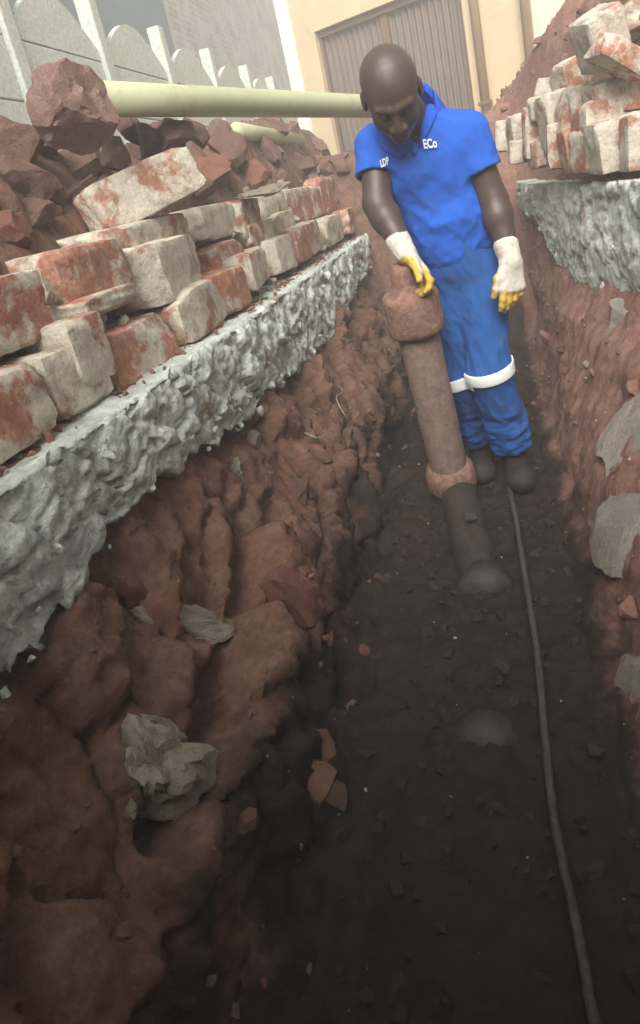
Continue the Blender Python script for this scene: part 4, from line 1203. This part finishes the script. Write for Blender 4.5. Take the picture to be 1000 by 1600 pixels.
# boots
for an, dx in ((Jn['anL'], .015), (Jn['anR'], .0)):
    bt_ = Field(an+[-.14, -.32, -.18], an+[.14, .18, .1], .006)
    zf = max(drop(an[0], an[1]-.05, .5), -0.02)
    heel = np.array([an[0], an[1]+.03, zf+.04]); toe = np.array([an[0]+dx, an[1]-.17, zf+.038])
    bt_.cap(an+[0, 0, .04], heel+[0, 0, .02], .060, .050, .03); bt_.cap(heel, toe, .044, .046, .03); bt_.ell(toe+[0, 0, .005], (.052, .06, .042), None, .03)
    g = np.stack(np.meshgrid(*[bt_.lo[i]+bt_.h*np.arange(bt_.n[i]) for i in range(3)], indexing='ij'), -1)
    bt_.D = np.maximum(bt_.D, zf-g[..., 2])
    V, Q = bt_.mesh(); ppart('boot', V, Q, MAT['boot'])

# gloved hands
def glove(name, wr, fdir, palm_n, side, curls, spread=0.012, thumb_dir=None, scale=1.0, label=None, cuffdir=None):
    """fdir: direction of the fingers, palm_n: normal out of the palm, side: +1 if the thumb lies on +cross side"""
    f_ = np.array(fdir, float); f_ /= np.linalg.norm(f_)
    pn = np.array(palm_n, float); pn -= f_*(pn@f_); pn /= np.linalg.norm(pn)
    sd_ = np.cross(f_, pn)*side           # towards the thumb
    S = scale
    F = Field(wr-.24*S, wr+.24*S, .0030)
    cdv = np.array(cuffdir, float)/np.linalg.norm(cuffdir) if cuffdir is not None else -f_
    F.cap(wr+cdv*.055*S, wr, .043*S, .038*S, .02)
    kn_ = []
    for i in range(4):
        o_ = (1.5-i)*.0225*S
        k0 = wr+f_*(.098-.006*abs(i-1.2))*S+sd_*o_
        kn_.append(k0)
        F.cap(wr+f_*.012*S+sd_*o_*.55, k0, .021*S, .0165*S, .018)
    lens = [.075, .083, .078, .062]
    for i in range(4):
        p0 = kn_[i]; d = f_.copy(); ang_ = 0
        c1, c2, c3 = curls[i]
        for Lf, ca_, r0_, r1_ in ((.48, c1, .0135, .0125), (.30, c2, .0125, .0118), (.24, c3, .0118, .0102)):
            ang_ += math.radians(ca_)
            d = f_*math.cos(ang_)+pn*math.sin(ang_)+sd_*(1.5-i)*spread*6*0.2
            d /= np.linalg.norm(d)
            p1 = p0+d*lens[i]*Lf*S
            F.cap(p0, p1, r0_*S, r1_*S, .006); p0 = p1
    td = np.array(thumb_dir, float) if thumb_dir is not None else f_*.75+sd_*.55+pn*.35
    td /= np.linalg.norm(td)
    t0 = wr+f_*.030*S+sd_*.028*S; t1 = t0+(td*.6+sd_*.4)*.042*S; t2 = t1+td*.036*S; t3 = t2+(td*.9+pn*.3)*.028*S
    F.cap(t0, t1, .019*S, .0165*S, .014); F.cap(t1, t2, .0155*S, .0140*S, .008); F.cap(t2, t3, .0138*S, .0115*S, .008)
    V, Q = F.mesh(); V = relax(V, Q, 1, .4)
    Nn = vnormals(V, Q); V = V+Nn*(fbm(V*60, 2)*.0025)[:, None]
    o = ppart(name, V, Q, [MAT['glove_white'], MAT['glove_yellow']])
    c = V[Q].mean(1)-wr; nf = Nn[Q].mean(1)
    al = c@f_/S+.018*fbm(V[Q].mean(1)*30, 2)
    yel = (al > .078) | ((nf@pn > .25) & (al > .005)) | ((c@sd_/S > .040) & (al > .03))
    yel &= ~((nf@-pn > .55) & (al < .105))
    o.data.polygons.foreach_set('material_index', yel.astype(np.int32))
    if label: o['label'] = label
    return o
wl = Jn['wrL']; tipL = at(803, 498, Y=2.33)
glove('glove', at(798, 408, Y=2.36), tipL-at(798, 408, Y=2.36), np.array([-.45, .9, 0]), -1, [(8, 14, 12), (14, 20, 14), (20, 26, 16), (26, 30, 18)], thumb_dir=(tipL-at(798, 408, Y=2.36))/.22+np.array([-.22, .05, 0]), scale=1.0, cuffdir=Jn['elL']-Jn['wrL'], label='white knit glove with yellow fingers hanging at the left side')
wr_ = at(634, 396, Y=2.235)
gdir = at(672, 428, Y=2.22)-wr_
glove('glove', wr_, gdir+np.array([0, .0, -.02]), np.array([-.25, -.25, -1.0]), -1, [(10, 45, 35), (20, 50, 35), (30, 50, 35), (38, 50, 35)], scale=.98, cuffdir=Jn['elR']-Jn['wrR'], thumb_dir=at(655, 440, Y=2.16)-wr_, label='white and yellow glove gripping the top of the clay pipe')

# lettering printed on the shirt
def shirt_text(txt, px, py, w_px, h_px, slope, bold, name):
    cu = bpy.data.curves.new('lettering', 'FONT'); cu.body = txt; cu.size = 1.0; cu.align_x = 'CENTER'; cu.align_y = 'CENTER'; cu.offset = bold; cu.resolution_u = 3
    to = bpy.data.objects.new('lettering_source', cu); COL.objects.link(to)
    dg = bpy.context.evaluated_depsgraph_get()
    me = bpy.data.meshes.new_from_object(to.evaluated_get(dg))
    bpy.data.objects.remove(to); bpy.data.curves.remove(cu)
    bm = bmesh.new(); bm.from_mesh(me); bmesh.ops.triangulate(bm, faces=list(bm.faces)); bmesh.ops.subdivide_edges(bm, edges=list(bm.edges), cuts=1)
    xs = [v.co.x for v in bm.verts]; ys = [v.co.y for v in bm.verts]
    x0, x1, y0, y1 = min(xs), max(xs), min(ys), max(ys)
    for v in bm.verts:
        u = (v.co.x-(x0+x1)/2)/(x1-x0)*w_px; t = (v.co.y-(y0+y1)/2)/(y1-y0)*h_px
        qx = px+u+.20*-t; qy = py-t+slope*u
        d = Vector(ray(qx, qy)).normalized(); h = SBVH.ray_cast(Vector(CAM), d)
        dist = (h[3] if h[0] else 2.3)-.011
        v.co = Vector(CAM)+d*dist-Vector(foot_base)
    bm.to_mesh(me); bm.free()
    me.materials.clear(); me.materials.append(MAT['print'])
    return obj(name, me, None, shirt)
shirt_text('ECo', 672, 224, 21, 15, -.10, .03, 'lettering')
shirt_text('LDP', 601, 253, 13, 12, -.45, .03, 'lettering')

# ------------------------------------------------------------------ unseen wall and roof, added behind the viewpoint to shade the near trench
ver = tag(empty('added_shade_roof', (0, -2.2, 0.9)), 'unseen cream wall and roof added behind the viewpoint to shade the near trench', 'added_shade_roof')
obj('wall', box_mesh('wall', -5, 5, -.25, 0, -.2, 2.6, .004), MAT['plaster'], ver)
obj('roof', box_mesh('roof', -5, 5, -.3, 1.25, 1.7, 1.78, .004), MAT['brown_metal'], ver)
for x in (-4.6, 4.6):
    obj('post', box_mesh('post', x-.06, x+.06, 1.0, 1.12, -.1, 1.698, .006), MAT['brown_metal'], ver)

# ------------------------------------------------------------------ haze volume added in place of the veil from the lens
hz, hnt, hb_ = mat_new('veil_haze')
hnt.nodes.remove(hb_)
pv = hnt.nodes.new('ShaderNodeVolumePrincipled'); pv.inputs['Density'].default_value = 0.043; pv.inputs['Color'].default_value = (0.93, 0.96, 0.94, 1); pv.inputs['Anisotropy'].default_value = 0.2
hnt.links.new(pv.outputs[0], hnt.nodes['Material Output'].inputs['Volume'])
hm = box_mesh('haze', -66, 66, -66, 66, -1.2, 8.0)
tag(obj('haze', hm, hz), 'pale haze added over the site to stand in for lens veil', 'haze', kind='stuff')
